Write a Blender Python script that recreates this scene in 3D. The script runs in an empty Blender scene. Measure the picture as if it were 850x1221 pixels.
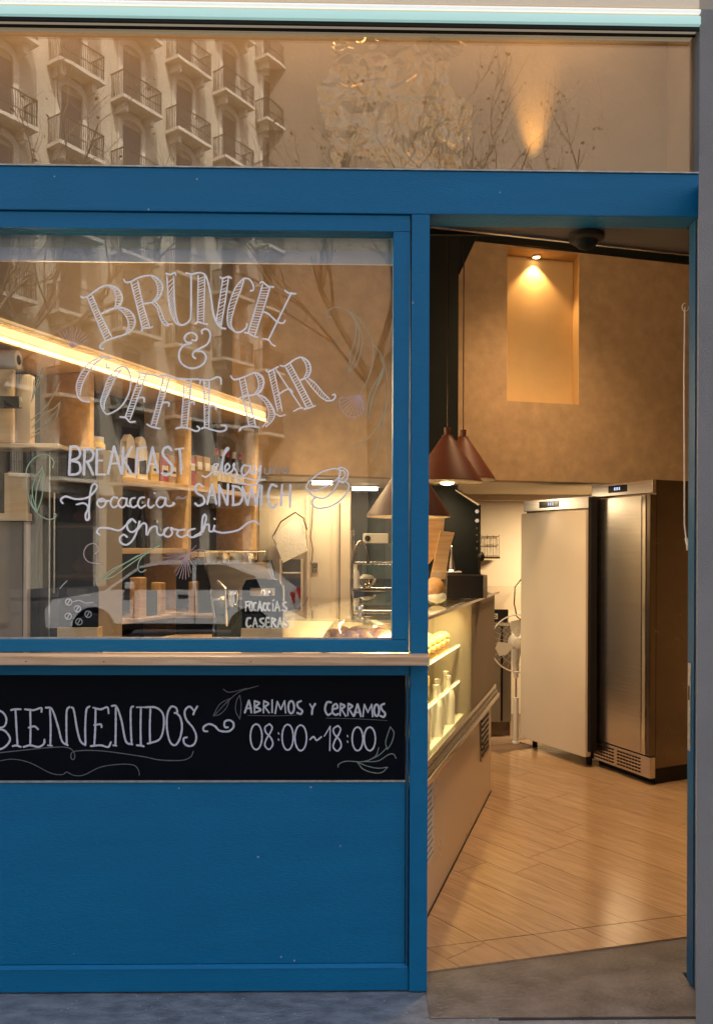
import bpy, bmesh, math, random
from mathutils import Vector, Matrix
random.seed(7)
S = bpy.context.scene
C = bpy.context.collection
R = math.radians
# ------------------------------------------------------------------ camera
F = 950.0; D = 2.78; EYE = 1.53
YAW = R(1.0); ROLL = 0.0036
CX = 425 + F * math.tan(YAW); CY = 655.0
fwd = Vector((math.sin(YAW), math.cos(YAW), 0)); rgt0 = Vector((math.cos(YAW), -math.sin(YAW), 0)); up0 = Vector((0, 0, 1))
rgt = rgt0 * math.cos(ROLL) + up0 * math.sin(ROLL)
upv = up0 * math.cos(ROLL) - rgt0 * math.sin(ROLL)
cd = bpy.data.cameras.new('camera'); cam = bpy.data.objects.new('camera', cd); C.objects.link(cam)
m3 = Matrix((rgt, upv, -fwd)).transposed()
cam.matrix_world = Matrix.Translation((0, 0, EYE)) @ m3.to_4x4()
cd.sensor_fit = 'HORIZONTAL'; cd.sensor_width = 36; cd.lens = 36 * F / 850
cd.shift_x = -(CX - 425) / 850; cd.shift_y = (CY - 610.5) / 850
cd.clip_start = 0.05; cd.clip_end = 2000
S.camera = cam
# ------------------------------------------------------------------ world, sun, exposure
SUN_EL = R(60); SUN_AZ = R(25)      # sun stands behind the shop's own building: the pavement is in its shade
w = bpy.data.worlds.new('World'); S.world = w; w.use_nodes = True
nt = w.node_tree; nt.nodes.clear()
sky = nt.nodes.new('ShaderNodeTexSky'); sky.sky_type = 'NISHITA'; sky.sun_disc = False
sky.sun_elevation = SUN_EL; sky.sun_rotation = SUN_AZ; sky.air_density = .6; sky.dust_density = 5.0; sky.ozone_density = .4
bg = nt.nodes.new('ShaderNodeBackground'); bg.inputs[1].default_value = 0.15
wo = nt.nodes.new('ShaderNodeOutputWorld')
nt.links.new(sky.outputs[0], bg.inputs[0]); nt.links.new(bg.outputs[0], wo.inputs[0])
sd = bpy.data.lights.new('sun', 'SUN'); sd.energy = 3.5; sd.angle = R(0.5); sd.color = (1, .95, .88)
so = bpy.data.objects.new('sun', sd); C.objects.link(so)
sv = Vector((math.sin(SUN_AZ) * math.cos(SUN_EL), math.cos(SUN_AZ) * math.cos(SUN_EL), math.sin(SUN_EL)))
so.rotation_euler = sv.to_track_quat('Z', 'Y').to_euler(); so.location = (10, 30, 60)
S.view_settings.view_transform = 'Standard'; S.view_settings.look = 'None'
S.view_settings.exposure = 1.85; S.view_settings.gamma = 1
S.render.engine = 'CYCLES'
S.cycles.max_bounces = 8; S.cycles.transparent_max_bounces = 24; S.cycles.glossy_bounces = 4
S.cycles.caustics_reflective = False; S.cycles.caustics_refractive = False
S.cycles.sample_clamp_indirect = 6.0

# ------------------------------------------------------------------ pixel <-> world helpers
def ray(px, py):
    return (fwd + rgt * ((px - CX) / F) - upv * ((py - CY) / F))
def at(px, py, Y):                       # the point of the view ray at world distance Y
    d = ray(px, py); t = Y / d.y
    return Vector((d.x * t, Y, EYE + d.z * t))
def gp(px, py, z=0):
    d = ray(px, py); t = (z - EYE) / d.z
    return Vector((d.x * t, d.y * t, z))
def fx(px, py=600): return at(px, py, D - .025).x
def fz(py, px=420): return at(px, py, D - .025).z

# ------------------------------------------------------------------ materials
MATS = {}
def mat(name, col, rough=.5, metal=0, var=0.0, scale=8, bump=0.0, bscale=60, stretch=None, spec=.5, emit=None, estr=0, coat=0, var2=None):
    if name in MATS: return MATS[name]
    m = bpy.data.materials.new(name); m.use_nodes = True; t = m.node_tree; N = t.nodes; L = t.links
    b = N['Principled BSDF']
    b.inputs['Base Color'].default_value = (*col, 1); b.inputs['Roughness'].default_value = rough
    b.inputs['Metallic'].default_value = metal; b.inputs['Specular IOR Level'].default_value = spec
    if coat: b.inputs['Coat Weight'].default_value = coat; b.inputs['Coat Roughness'].default_value = .15
    tc = N.new('ShaderNodeTexCoord'); mp = N.new('ShaderNodeMapping'); L.new(tc.outputs['Object'], mp.inputs[0])
    if stretch: mp.inputs['Scale'].default_value = stretch
    if var:
        n = N.new('ShaderNodeTexNoise'); n.inputs['Scale'].default_value = scale; n.inputs['Detail'].default_value = 7
        n.inputs['Roughness'].default_value = .62
        L.new(mp.outputs[0], n.inputs[0])
        r = N.new('ShaderNodeValToRGB'); r.color_ramp.elements[0].position = .3; r.color_ramp.elements[1].position = .72
        c0 = tuple(max(0, c * (1 - var)) for c in col); c1 = tuple(min(1, c * (1 + var)) for c in col)
        if var2: c1 = var2
        r.color_ramp.elements[0].color = (*c0, 1); r.color_ramp.elements[1].color = (*c1, 1)
        L.new(n.outputs['Fac'], r.inputs[0]); L.new(r.outputs[0], b.inputs['Base Color'])
        mr = N.new('ShaderNodeMapRange'); mr.inputs['To Min'].default_value = rough * .8; mr.inputs['To Max'].default_value = min(1, rough * 1.25)
        L.new(n.outputs['Fac'], mr.inputs[0]); L.new(mr.outputs[0], b.inputs['Roughness'])
    if bump:
        n2 = N.new('ShaderNodeTexNoise'); n2.inputs['Scale'].default_value = bscale; n2.inputs['Detail'].default_value = 5
        L.new(mp.outputs[0], n2.inputs[0])
        bp = N.new('ShaderNodeBump'); bp.inputs['Strength'].default_value = bump; bp.inputs['Distance'].default_value = .004
        L.new(n2.outputs['Fac'], bp.inputs['Height']); L.new(bp.outputs[0], b.inputs['Normal'])
    if emit:
        b.inputs['Emission Color'].default_value = (*emit, 1); b.inputs['Emission Strength'].default_value = estr
    MATS[name] = m
    return m
def glass(name, fac, tint=(1, 1, 1), gcol=(1, 1, 1), rough=0.0, wav=0.0, wscale=3.0, fres=.9, patch=False):
    m = bpy.data.materials.new(name); m.use_nodes = True; t = m.node_tree; N = t.nodes; L = t.links
    N.clear(); o = N.new('ShaderNodeOutputMaterial'); mx = N.new('ShaderNodeMixShader')
    tr = N.new('ShaderNodeBsdfTransparent'); tr.inputs[0].default_value = (*tint, 1)
    gl = N.new('ShaderNodeBsdfGlossy'); gl.inputs['Roughness'].default_value = rough; gl.inputs[0].default_value = (*gcol, 1)
    lw = N.new('ShaderNodeLayerWeight'); lw.inputs[0].default_value = .5
    pw_ = N.new('ShaderNodeMath'); pw_.operation = 'POWER'; pw_.inputs[1].default_value = 5; L.new(lw.outputs['Facing'], pw_.inputs[0])
    fr = N.new('ShaderNodeMath'); fr.operation = 'MULTIPLY_ADD'; fr.inputs[1].default_value = .96; fr.inputs[2].default_value = .04; L.new(pw_.outputs[0], fr.inputs[0])
    ad = N.new('ShaderNodeMath'); ad.operation = 'MULTIPLY_ADD'; ad.inputs[1].default_value = fres; ad.inputs[2].default_value = fac; ad.use_clamp = True
    L.new(fr.outputs[0], ad.inputs[0]); L.new(ad.outputs[0], mx.inputs[0])
    L.new(tr.outputs[0], mx.inputs[1]); L.new(gl.outputs[0], mx.inputs[2]); L.new(mx.outputs[0], o.inputs[0])
    if wav:
        tc = N.new('ShaderNodeTexCoord'); n = N.new('ShaderNodeTexNoise'); n.inputs['Scale'].default_value = wscale
        n.inputs['Detail'].default_value = 2; n.inputs['Distortion'].default_value = .6
        L.new(tc.outputs['Object'], n.inputs[0])
        bp = N.new('ShaderNodeBump'); bp.inputs['Distance'].default_value = .02; bp.inputs['Strength'].default_value = wav
        if patch:     # strong bubbles in the middle warp the reflections, nearly flat elsewhere
            sp = N.new('ShaderNodeSeparateXYZ'); L.new(tc.outputs['Object'], sp.inputs[0])
            g = N.new('ShaderNodeMath'); g.operation = 'SUBTRACT'; g.inputs[1].default_value = fx(455) - PANE_CX
            L.new(sp.outputs[0], g.inputs[0])
            a = N.new('ShaderNodeMath'); a.operation = 'ABSOLUTE'; L.new(g.outputs[0], a.inputs[0])
            mr = N.new('ShaderNodeMapRange'); mr.inputs['From Min'].default_value = .20; mr.inputs['From Max'].default_value = .42
            mr.inputs['To Min'].default_value = wav; mr.inputs['To Max'].default_value = wav * .1; mr.interpolation_type = 'SMOOTHSTEP'
            L.new(a.outputs[0], mr.inputs[0]); L.new(mr.outputs[0], bp.inputs['Strength'])
        L.new(n.outputs['Fac'], bp.inputs['Height']); L.new(bp.outputs[0], gl.inputs['Normal'])
    MATS[name] = m
    return m
def wood(name, c0, c1, rough=.45, sc=3.0, stretch=(1, 14, 14)):
    m = bpy.data.materials.new(name); m.use_nodes = True; t = m.node_tree; N = t.nodes; L = t.links
    b = N['Principled BSDF']; b.inputs['Roughness'].default_value = rough
    tc = N.new('ShaderNodeTexCoord'); oi = N.new('ShaderNodeObjectInfo'); ad = N.new('ShaderNodeVectorMath'); ad.operation = 'ADD'
    sc1 = N.new('ShaderNodeVectorMath'); sc1.operation = 'SCALE'; sc1.inputs[3].default_value = 37
    cb = N.new('ShaderNodeCombineXYZ'); L.new(oi.outputs['Random'], cb.inputs[0]); L.new(oi.outputs['Random'], cb.inputs[1])
    L.new(cb.outputs[0], sc1.inputs[0]); L.new(tc.outputs['Object'], ad.inputs[0]); L.new(sc1.outputs[0], ad.inputs[1])
    mp = N.new('ShaderNodeMapping'); mp.inputs['Scale'].default_value = stretch; L.new(ad.outputs[0], mp.inputs[0])
    n = N.new('ShaderNodeTexNoise'); n.inputs['Scale'].default_value = sc; n.inputs['Detail'].default_value = 8; n.inputs['Distortion'].default_value = 1.0
    L.new(mp.outputs[0], n.inputs[0])
    r = N.new('ShaderNodeValToRGB'); r.color_ramp.elements[0].position = .32; r.color_ramp.elements[1].position = .66
    r.color_ramp.elements[0].color = (*c0, 1); r.color_ramp.elements[1].color = (*c1, 1)
    L.new(n.outputs['Fac'], r.inputs[0])
    hv = N.new('ShaderNodeHueSaturation'); mr = N.new('ShaderNodeMapRange'); mr.inputs['To Min'].default_value = .93; mr.inputs['To Max'].default_value = 1.06
    L.new(oi.outputs['Random'], mr.inputs[0]); L.new(mr.outputs[0], hv.inputs['Value']); L.new(r.outputs[0], hv.inputs['Color'])
    L.new(hv.outputs[0], b.inputs['Base Color'])
    bp = N.new('ShaderNodeBump'); bp.inputs['Strength'].default_value = .15; bp.inputs['Distance'].default_value = .002
    L.new(n.outputs['Fac'], bp.inputs['Height']); L.new(bp.outputs[0], b.inputs['Normal'])
    MATS[name] = m
    return m
def M(n): return MATS[n]
PANE_CX = (-1.8 + 1.175) / 2
m_ = mat('blue_paint', (.002, .158, .33), .42, var=.07, scale=2.2, bump=.35, bscale=60, spec=.28, stretch=(1, 1, 6))
def specks(m, col, scale, thr, sz=.12):     # chips and paint spatters with a shape of their own
    t = m.node_tree; N = t.nodes; L = t.links; b = N['Principled BSDF']
    tc = N.new('ShaderNodeTexCoord'); v = N.new('ShaderNodeTexVoronoi'); v.inputs['Scale'].default_value = scale
    L.new(tc.outputs['Object'], v.inputs['Vector'])
    w1 = N.new('ShaderNodeTexWhiteNoise'); L.new(v.outputs['Position'], w1.inputs['Vector'])
    a = N.new('ShaderNodeMath'); a.operation = 'GREATER_THAN'; a.inputs[1].default_value = thr; L.new(w1.outputs['Value'], a.inputs[0])
    d = N.new('ShaderNodeMath'); d.operation = 'LESS_THAN'; d.inputs[1].default_value = sz; L.new(v.outputs['Distance'], d.inputs[0])
    mu = N.new('ShaderNodeMath'); mu.operation = 'MULTIPLY'; L.new(a.outputs[0], mu.inputs[0]); L.new(d.outputs[0], mu.inputs[1])
    mx = N.new('ShaderNodeMix'); mx.data_type = 'RGBA'; mx.inputs['B'].default_value = (*col, 1)
    src = b.inputs['Base Color'].links[0].from_socket
    L.new(mu.outputs[0], mx.inputs['Factor']); L.new(src, mx.inputs['A']); L.new(mx.outputs['Result'], b.inputs['Base Color'])
specks(m_, (.35, .42, .46), 26, .955, .09)
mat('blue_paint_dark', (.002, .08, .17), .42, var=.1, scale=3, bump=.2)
mat('worn_silver', (.45, .45, .43), .45, .6, var=.25, scale=40)
mat('grey_render', (.255, .25, .235), .8, var=.14, scale=2.2, bump=.5, bscale=180)
specks(mat('pavement', (.175, .195, .205), .5, var=.45, scale=11, bump=1.2, bscale=70, stretch=(1, 2.2, 1)), (.42, .45, .46), 60, .90, .16)
mat('sill_stone', (.13, .122, .115), .3, var=.5, scale=5, bump=.7, bscale=60, stretch=(1, 1.6, 1))
mat('asphalt', (.05, .05, .052), .85, var=.25, scale=20, bump=.6, bscale=200)
mat('joint', (.02, .02, .02), .9)
mat('chalkboard', (.0016, .003, .006), .6, var=.35, scale=5, bump=.15, bscale=60, spec=.10)
mat('chalk_white', (.62, .66, .72), .9, var=.2, scale=220)
mat('chalk_grey', (.16, .17, .18), .9, var=.3, scale=150)
mat('chalk_leaf', (.22, .27, .22), .9, var=.3, scale=150)
mat('glass_paint', (1, .99, .96), .5)
mat('glass_paint_faint', (.45, .42, .36), .7)
mat('glass_paint_green', (.42, .56, .36), .7)
mat('glass_paint_olive', (.46, .42, .26), .7)
mat('glass_paint_pink', (.60, .44, .42), .7)
mat('glass_paint_blue', (.10, .22, .30), .7)
mat('dark_hatch', (.13, .15, .19), .8)
glass('window_glass', .020, (.97, .98, .97), fres=.8, wav=.012, wscale=1.3)
glass('transom_glass', .07, (.93, .9, .84), fres=.9, wav=.045, wscale=3.8, patch=True)
glass('clear_glass', .03, (.97, .98, .95), fres=1.0)
glass('dome_glass', .06, (.97, .97, .95), fres=1.3)
glass('case_glass', .02, (.95, .95, .88), fres=.12)
glass('cooler_glass', .03, (.62, .5, .38), fres=.5)
wood('ledge_wood', (.50, .30, .15), (.72, .50, .30), .4)
wood('shelf_wood', (.62, .42, .22), (.74, .55, .32), .5, 2.0)
wood('board_wood', (.55, .33, .14), (.72, .47, .24), .5, 3.0)
wood('tile_wood', (.33, .22, .13), (.43, .295, .18), .18, 1.5, (3.0, 24, 10))
mat('grout', (.14, .09, .055), .8)
mat('tan_plaster', (.40, .28, .165), .85, var=.17, scale=11, bump=.5, bscale=25)
mat('tan_panel', (.42, .31, .20), .7, var=.10, scale=3, bump=.2)
mat('taupe_plaster', (.28, .235, .18), .85, var=.08, scale=2, bump=.2)
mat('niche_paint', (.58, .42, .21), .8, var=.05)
mat('cream_wall', (.62, .54, .42), .7, var=.05, scale=2)
mat('cream_gloss', (.62, .51, .39), .28, var=.03, scale=2)
mat('white_enamel', (.84, .76, .63), .3, var=.02, scale=3)
mat('black_paint', (.006, .008, .008), .7, var=.3, scale=5, spec=.2)
mat('soffit_grey', (.10, .088, .08), .6, var=.1)
mat('black_plastic', (.010, .007, .006), .5, spec=.3)
mat('dark_teal', (.02, .04, .042), .3)
mat('dark_back', (.035, .032, .03), .6, var=.2)
mat('stainless', (.68, .64, .58), .22, 1, var=.10, scale=2, stretch=(1, 1, 30), bump=.07, bscale=2)
mat('stainless_dark', (.20, .16, .12), .25, 1, var=.1)
mat('chrome', (.75, .74, .72), .08, 1)
mat('copper_enamel', (.07, .018, .008), .5, var=.1, scale=6, spec=.25)
mat('shade_inner', (.85, .75, .6), .5)
mat('white_plastic', (.75, .73, .68), .4)
mat('bulb', (1, .8, .5), .5, emit=(1, .72, .38), estr=5)
mat('led_warm', (1, .8, .5), .5, emit=(1, .82, .46), estr=.17)
mat('led_case', (1, .85, .5), .5, emit=(1, .82, .50), estr=.6)
mat('led_white', (1, 1, 1), .5, emit=(1, .90, .72), estr=3.0)
mat('strip_white', (.8, .8, .78), .35, emit=(1, .96, .88), estr=.16)
mat('strip_cyan', (.42, .62, .58), .3, emit=(.55, .9, .82), estr=.13)
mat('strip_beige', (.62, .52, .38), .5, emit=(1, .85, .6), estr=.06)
mat('blind_grey', (.80, .78, .70), .8, var=.12, scale=6)
mat('blind_lilac', (.66, .70, .86), .6, var=.08, scale=6)
mat('screen_black', (.005, .005, .01), .15)
mat('digit_blue', (.3, .4, .6), .5, emit=(.5, .65, 1), estr=.25)
mat('bread', (.50, .26, .09), .7, var=.3, scale=20, bump=.4)
mat('pastry_pink', (.45, .24, .20), .6, var=.4, scale=50, bump=.5)
mat('paper_white', (.75, .72, .66), .8)
mat('paper_kraft', (.40, .26, .14), .8)
mat('label_red', (.35, .03, .03), .6)
mat('bottle_dark', (.02, .012, .008), .1)
mat('yellow_food', (.66, .50, .18), .6, var=.2, scale=30)
mat('cloth', (.86, .80, .70), .9, bump=.5)
mat('stone_cream', (.46, .41, .31), .85, var=.12, scale=.8)
mat('stone_light', (.58, .53, .43), .8, var=.08, scale=2)
mat('stone_brown', (.20, .15, .10), .85, var=.15, scale=.8)
mat('window_dark', (.06, .06, .055), .15)
mat('shutter', (.20, .155, .11), .6)
mat('iron', (.03, .028, .026), .5)
mat('bark', (.16, .13, .09), .9, var=.3, scale=10, bump=.8, bscale=20)
mat('leaf', (.22, .16, .06), .7, var=.3, scale=2)
mat('car_white', (.72, .72, .72), .25, coat=.6)
mat('car_glass', (.02, .025, .03), .05)
mat('rubber', (.02, .02, .02), .8)
mat('rim', (.35, .35, .36), .3, 1)
mat('red_lens', (.4, .01, .01), .2)
mat('lamp_lens', (.6, .6, .6), .1)

# ------------------------------------------------------------------ mesh builder
class MB:
    def __init__(s): s.bm = bmesh.new()
    def _add(s, vs, fs):
        v = [s.bm.verts.new(p) for p in vs]
        for f in fs:
            try: s.bm.faces.new([v[i] for i in f])
            except ValueError: pass
        return v
    def box(s, x0, x1, y0, y1, z0, z1, bev=0, rot=None, piv=None):
        vs = [Vector(p) for p in ((x0, y0, z0), (x1, y0, z0), (x1, y1, z0), (x0, y1, z0), (x0, y0, z1), (x1, y0, z1), (x1, y1, z1), (x0, y1, z1))]
        if rot is not None:
            pv = Vector(piv) if piv else sum(vs, Vector()) / 8
            vs = [rot @ (v - pv) + pv for v in vs]
        v = s._add(vs, ((0, 3, 2, 1), (4, 5, 6, 7), (0, 1, 5, 4), (1, 2, 6, 5), (2, 3, 7, 6), (3, 0, 4, 7)))
        if bev:
            es = list({e for q in v for e in q.link_edges})
            bmesh.ops.bevel(s.bm, geom=es, offset=bev, segments=2, affect='EDGES', profile=.7)
        return s
    def prism(s, pts, z0, z1):           # polygon in XY extruded in Z
        n = len(pts); vs = [(p[0], p[1], z0) for p in pts] + [(p[0], p[1], z1) for p in pts]
        s._add(vs, [tuple(range(n))[::-1], tuple(range(n, 2 * n))] + [(i, (i + 1) % n, n + (i + 1) % n, n + i) for i in range(n)])
        return s
    def prism_y(s, pts, y0, y1):         # polygon in XZ extruded in Y
        n = len(pts); vs = [(p[0], y0, p[1]) for p in pts] + [(p[0], y1, p[1]) for p in pts]
        s._add(vs, [tuple(range(n)), tuple(range(n, 2 * n))[::-1]] + [(i, n + i, n + (i + 1) % n, (i + 1) % n) for i in range(n)])
        return s
    def prism_x(s, pts, x0, x1):         # polygon in YZ extruded in X
        n = len(pts); vs = [(x0, p[0], p[1]) for p in pts] + [(x1, p[0], p[1]) for p in pts]
        s._add(vs, [tuple(range(n))[::-1], tuple(range(n, 2 * n))] + [(i, (i + 1) % n, n + (i + 1) % n, n + i) for i in range(n)])
        return s
    def tube(s, pts, r, seg=8, caps=True):
        pts = [Vector(p) for p in pts]; rings = []
        rr = r if isinstance(r, (list, tuple)) else [r] * len(pts)
        prev = None
        for i, p in enumerate(pts):
            d = (pts[min(i + 1, len(pts) - 1)] - pts[max(i - 1, 0)])
            d = d.normalized() if d.length > 1e-9 else Vector((0, 0, 1))
            if prev is None:
                a = d.orthogonal().normalized()
            else:
                a = (prev - d * prev.dot(d)); a = a.normalized() if a.length > 1e-6 else d.orthogonal().normalized()
            prev = a; b = d.cross(a)
            rings.append([s.bm.verts.new(p + (a * math.cos(2 * math.pi * k / seg) + b * math.sin(2 * math.pi * k / seg)) * rr[i]) for k in range(seg)])
        for i in range(len(rings) - 1):
            for k in range(seg):
                s.bm.faces.new((rings[i][k], rings[i][(k + 1) % seg], rings[i + 1][(k + 1) % seg], rings[i + 1][k]))
        if caps: s.bm.faces.new(rings[0][::-1]); s.bm.faces.new(rings[-1])
        return s
    def lathe(s, prof, c=(0, 0), seg=24, axis='z', closed=False):
        rings = []
        for r, z in prof:
            ring = []
            for k in range(seg):
                a = 2 * math.pi * k / seg
                if axis == 'z': p = (c[0] + r * math.cos(a), c[1] + r * math.sin(a), z)
                elif axis == 'y': p = (c[0] + r * math.cos(a), z, c[1] + r * math.sin(a))
                else: p = (z, c[0] + r * math.cos(a), c[1] + r * math.sin(a))
                ring.append(s.bm.verts.new(p))
            rings.append(ring)
        for i in range(len(rings) - 1):
            for k in range(seg):
                s.bm.faces.new((rings[i][k], rings[i][(k + 1) % seg], rings[i + 1][(k + 1) % seg], rings[i + 1][k]))
        if not closed:
            if prof[0][0] > 1e-4: s.bm.faces.new(rings[0][::-1])
            if prof[-1][0] > 1e-4: s.bm.faces.new(rings[-1])
        return s
    def blob(s, c, r, sub=2, noise=0):
        g = bmesh.ops.create_icosphere(s.bm, subdivisions=sub, radius=1)
        for v in g['verts']:
            k = 1 + random.uniform(-noise, noise)
            v.co = Vector((v.co.x * r[0] * k + c[0], v.co.y * r[1] * k + c[1], v.co.z * r[2] * k + c[2]))
        return s
    def build(s, name, material, parent=None, smooth=False, kind=None):
        bmesh.ops.recalc_face_normals(s.bm, faces=s.bm.faces)
        vs = s.bm.verts
        mn = Vector((min(v.co.x for v in vs), min(v.co.y for v in vs), min(v.co.z for v in vs)))
        mx = Vector((max(v.co.x for v in vs), max(v.co.y for v in vs), max(v.co.z for v in vs)))
        c = (mn + mx) / 2
        if parent is None: c.z = mn.z
        for v in vs: v.co -= c
        me = bpy.data.meshes.new(name)
        if smooth:
            for f in s.bm.faces: f.smooth = True
            for e in s.bm.edges:
                if len(e.link_faces) == 2 and e.calc_face_angle(0) > R(38): e.smooth = False
        s.bm.to_mesh(me); s.bm.free()
        me.materials.append(M(material) if isinstance(material, str) else material)
        o = bpy.data.objects.new(name, me); C.objects.link(o)
        if parent is not None:
            o.parent = parent
            if parent.type == 'EMPTY': o.location = c - Vector(parent.get('_off', (0, 0, 0)))
            else: o.location = c - Vector(parent['_c'])
        else: o.location = c
        o['_c'] = tuple(c); MADE.append(o)
        if kind: o['kind'] = kind
        return o
MADE = []
LK = .40       # one dial for all the lamps of the shop
def thing(name, label, cat, loc=(0, 0, 0), rz=0, group=None, world=True):
    """Empty at the thing's base. world=True: parts are given in world coordinates; else in the thing's own frame."""
    o = bpy.data.objects.new(name, None); C.objects.link(o); o.empty_display_size = .1
    o.location = loc; o.rotation_euler = (0, 0, rz)
    o['_off'] = tuple(loc) if world else (0.0, 0.0, 0.0)
    o['label'] = label; o['category'] = cat
    if group: o['group'] = group
    MADE.append(o)
    return o
def tag(o, label, cat, group=None):
    o['label'] = label; o['category'] = cat
    if group: o['group'] = group
    return o
def lbl(o, s): o['label'] = s; return o
def copy_tree(o, loc=None, rz=None, label=None, parent=None):
    c = o.copy(); C.objects.link(c); MADE.append(c)
    if parent is not None: c.parent = parent
    if loc is not None: c.location = loc
    if rz is not None: c.rotation_euler.z = rz
    if label: c['label'] = label
    for ch in list(o.children): copy_tree(ch, parent=c)
    return c
def lamp(name, kind, loc, energy, color, parent, size=.1, target=None, spot=60, blend=.5, sy=None):
    d = bpy.data.lights.new(name, kind); d.energy = energy * LK; d.color = color
    if kind == 'AREA':
        d.size = size
        if sy: d.shape = 'RECTANGLE'; d.size_y = sy
    else: d.shadow_soft_size = size
    if kind == 'SPOT': d.spot_size = R(spot); d.spot_blend = blend
    o = bpy.data.objects.new(name, d); C.objects.link(o)
    off = Vector(parent.get('_off', (0, 0, 0))) if parent.type == 'EMPTY' else Vector(parent['_c'])
    o.parent = parent; o.location = Vector(loc) - off
    if target is not None:
        o.rotation_euler = (Vector(target) - Vector(loc)).to_track_quat('-Z', 'Y').to_euler()
    return o

# ------------------------------------------------------------------ ground, street
TH0 = gp(512, 1160); TH1 = gp(831, 1117)          # threshold line: the room is not square to the front
TS = (TH1.y - TH0.y) / (TH1.x - TH0.x)
def thy(x): return TH0.y + TS * (x - TH0.x)
b = MB(); b.box(-60, 60, -3.6, 2.80, -.30, -.006); b.build('pavement', 'pavement', kind='structure')
b = MB(); b.box(-60, 60, -19.5, -3.602, -.35, -.13); b.build('road', 'asphalt', kind='structure')
b = MB(); b.box(-60, 60, -90, -19.502, -.30, -.006); b.build('far_pavement', 'asphalt', kind='structure')
b = MB(); b.box(-400, 400, -400, 400, -.6, -.36); b.build('ground', 'asphalt', kind='structure')
XP = fx(511); XR = fx(831)
b = MB(); b.prism([(XP - .004, 2.60), (XR + .3, 2.60), (XR + .3, D - .03), (XR, D - .03), (XR, D + .09), (1.359, D + .09), (1.359, thy(1.359)), (XP - .004, thy(XP))], -.02, -.003); sill = b.build('door_threshold', 'sill_stone', kind='structure')
b = MB(); b.prism([(XP + .22, 2.588), (XR, 2.590), (XR, 2.599), (XP + .22, 2.597)], -.008, -.0045); b.build('threshold_joint', 'joint', sill)

# interior floor with wood-look tiles
b = MB(); b.prism([(-3.4, thy(-3.4) if thy(-3.4) > 2.86 else 2.86), (-.2, 2.86), (XP, thy(XP)), (1.36, thy(1.36)), (3.5, thy(3.5)), (3.5, 7.6), (-3.4, 7.6)], -.05, -.003)
floor = b.build('floor', 'grout', kind='structure')
ua = math.atan2(.79, -.61)
u = Vector((math.cos(ua), math.sin(ua))); nn = Vector((-u.y, u.x))
def clip(poly, pt, nrm):
    out = []
    for i in range(len(poly)):
        a, c = poly[i], poly[(i + 1) % len(poly)]
        da, dc = (a - pt).dot(nrm), (c - pt).dot(nrm)
        if da >= 0: out.append(a)
        if (da > 0) != (dc > 0) and abs(da - dc) > 1e-9:
            out.append(a + (c - a) * (da / (da - dc)))
    return out
thn = Vector((-TS, 1)).normalized(); thp = Vector((TH0.x, TH0.y)); ROWD = .165
def tile_poly(poly):
    if len(poly) < 3: return
    area = abs(sum(poly[i].x * poly[(i + 1) % len(poly)].y - poly[(i + 1) % len(poly)].x * poly[i].y for i in range(len(poly)))) / 2
    if area < .0025: return
    cx = sum(p.x for p in poly) / len(poly); cy = sum(p.y for p in poly) / len(poly)
    if cx < -.1 or cx > 2.9 or cy > 6.4: return
    # keep the tile's own x axis along the grain so that the wood runs with it
    loc = [(Vector((p.x - cx, p.y - cy)).dot(u), Vector((p.x - cx, p.y - cy)).dot(nn)) for p in poly]
    me = bpy.data.meshes.new('floor_tile'); bm = bmesh.new(); n = len(loc)
    top = [bm.verts.new((q[0], q[1], .003)) for q in loc]; bot = [bm.verts.new((q[0], q[1], -.006)) for q in loc]
    bm.faces.new(top)
    for i in range(n): bm.faces.new((bot[i], bot[(i + 1) % n], top[(i + 1) % n], top[i]))
    bmesh.ops.recalc_face_normals(bm, faces=bm.faces)
    bm.to_mesh(me); bm.free(); me.materials.append(M('tile_wood'))
    o = bpy.data.objects.new('floor_tile', me); C.objects.link(o); o.parent = floor
    o.rotation_euler.z = ua; o.location = Vector((cx, cy, random.uniform(-.0003, .0003))) - Vector(floor['_c'])
TW, TL, G = .20, 1.2, .0013
for i in range(-16, 18):
    off = random.uniform(0, TL)
    for j in range(-5, 6):
        c0 = Vector((1.0, 4.4)) + nn * (i * TW) + u * (j * TL + off)
        poly = [c0 + u * G + nn * G, c0 + u * (TL - G) + nn * G, c0 + u * (TL - G) + nn * (TW - G), c0 + u * G + nn * (TW - G)]
        tile_poly(clip(poly, thp + thn * (ROWD + .002), thn))
        tile_poly(clip(clip(poly, thp + thn * .003, thn), thp + thn * (ROWD - .002), -thn))

# ------------------------------------------------------------------ shop front (blue joinery)
ZB0, ZB1 = fz(257, 650), fz(203)           # head beam
XL = -1.80
sf = thing('shop_front', 'blue painted timber shop front framing window and open doorway', 'shop front', (-.3, D, 0))
ZT = fz(252, 250)
MB().box(XL, XR, D - .03, D + .075, ZB0, ZB1, .004).build('head_beam', 'blue_paint', sf)
MB().box(XL, XR, D - .034, D - .001, ZB1 + .001, ZB1 + .006).build('beam_flashing', 'worn_silver', sf)
MB().box(XP - .062, XP, D - .029, D + .074, 0, ZB0 - .001, .003).build('door_post', 'blue_paint', sf)
XS1 = XP - .064                            # right edge of window side
ZLT = fz(794); ZL1 = fz(779)
zc1, zc0 = fz(806, 200), fz(933, 200)
zp0 = fz(1157, 200)
MB().box(XL, XS1, D - .02, D + .05, zc1 + .001, ZL1 - .022, .002).build('upper_trim', 'blue_paint', sf)
MB().box(XL, XS1 - .012, D - .010, D + .03, zp0 + .012, zc0 - .004, .002).build('lower_panel', 'blue_paint', sf)
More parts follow.
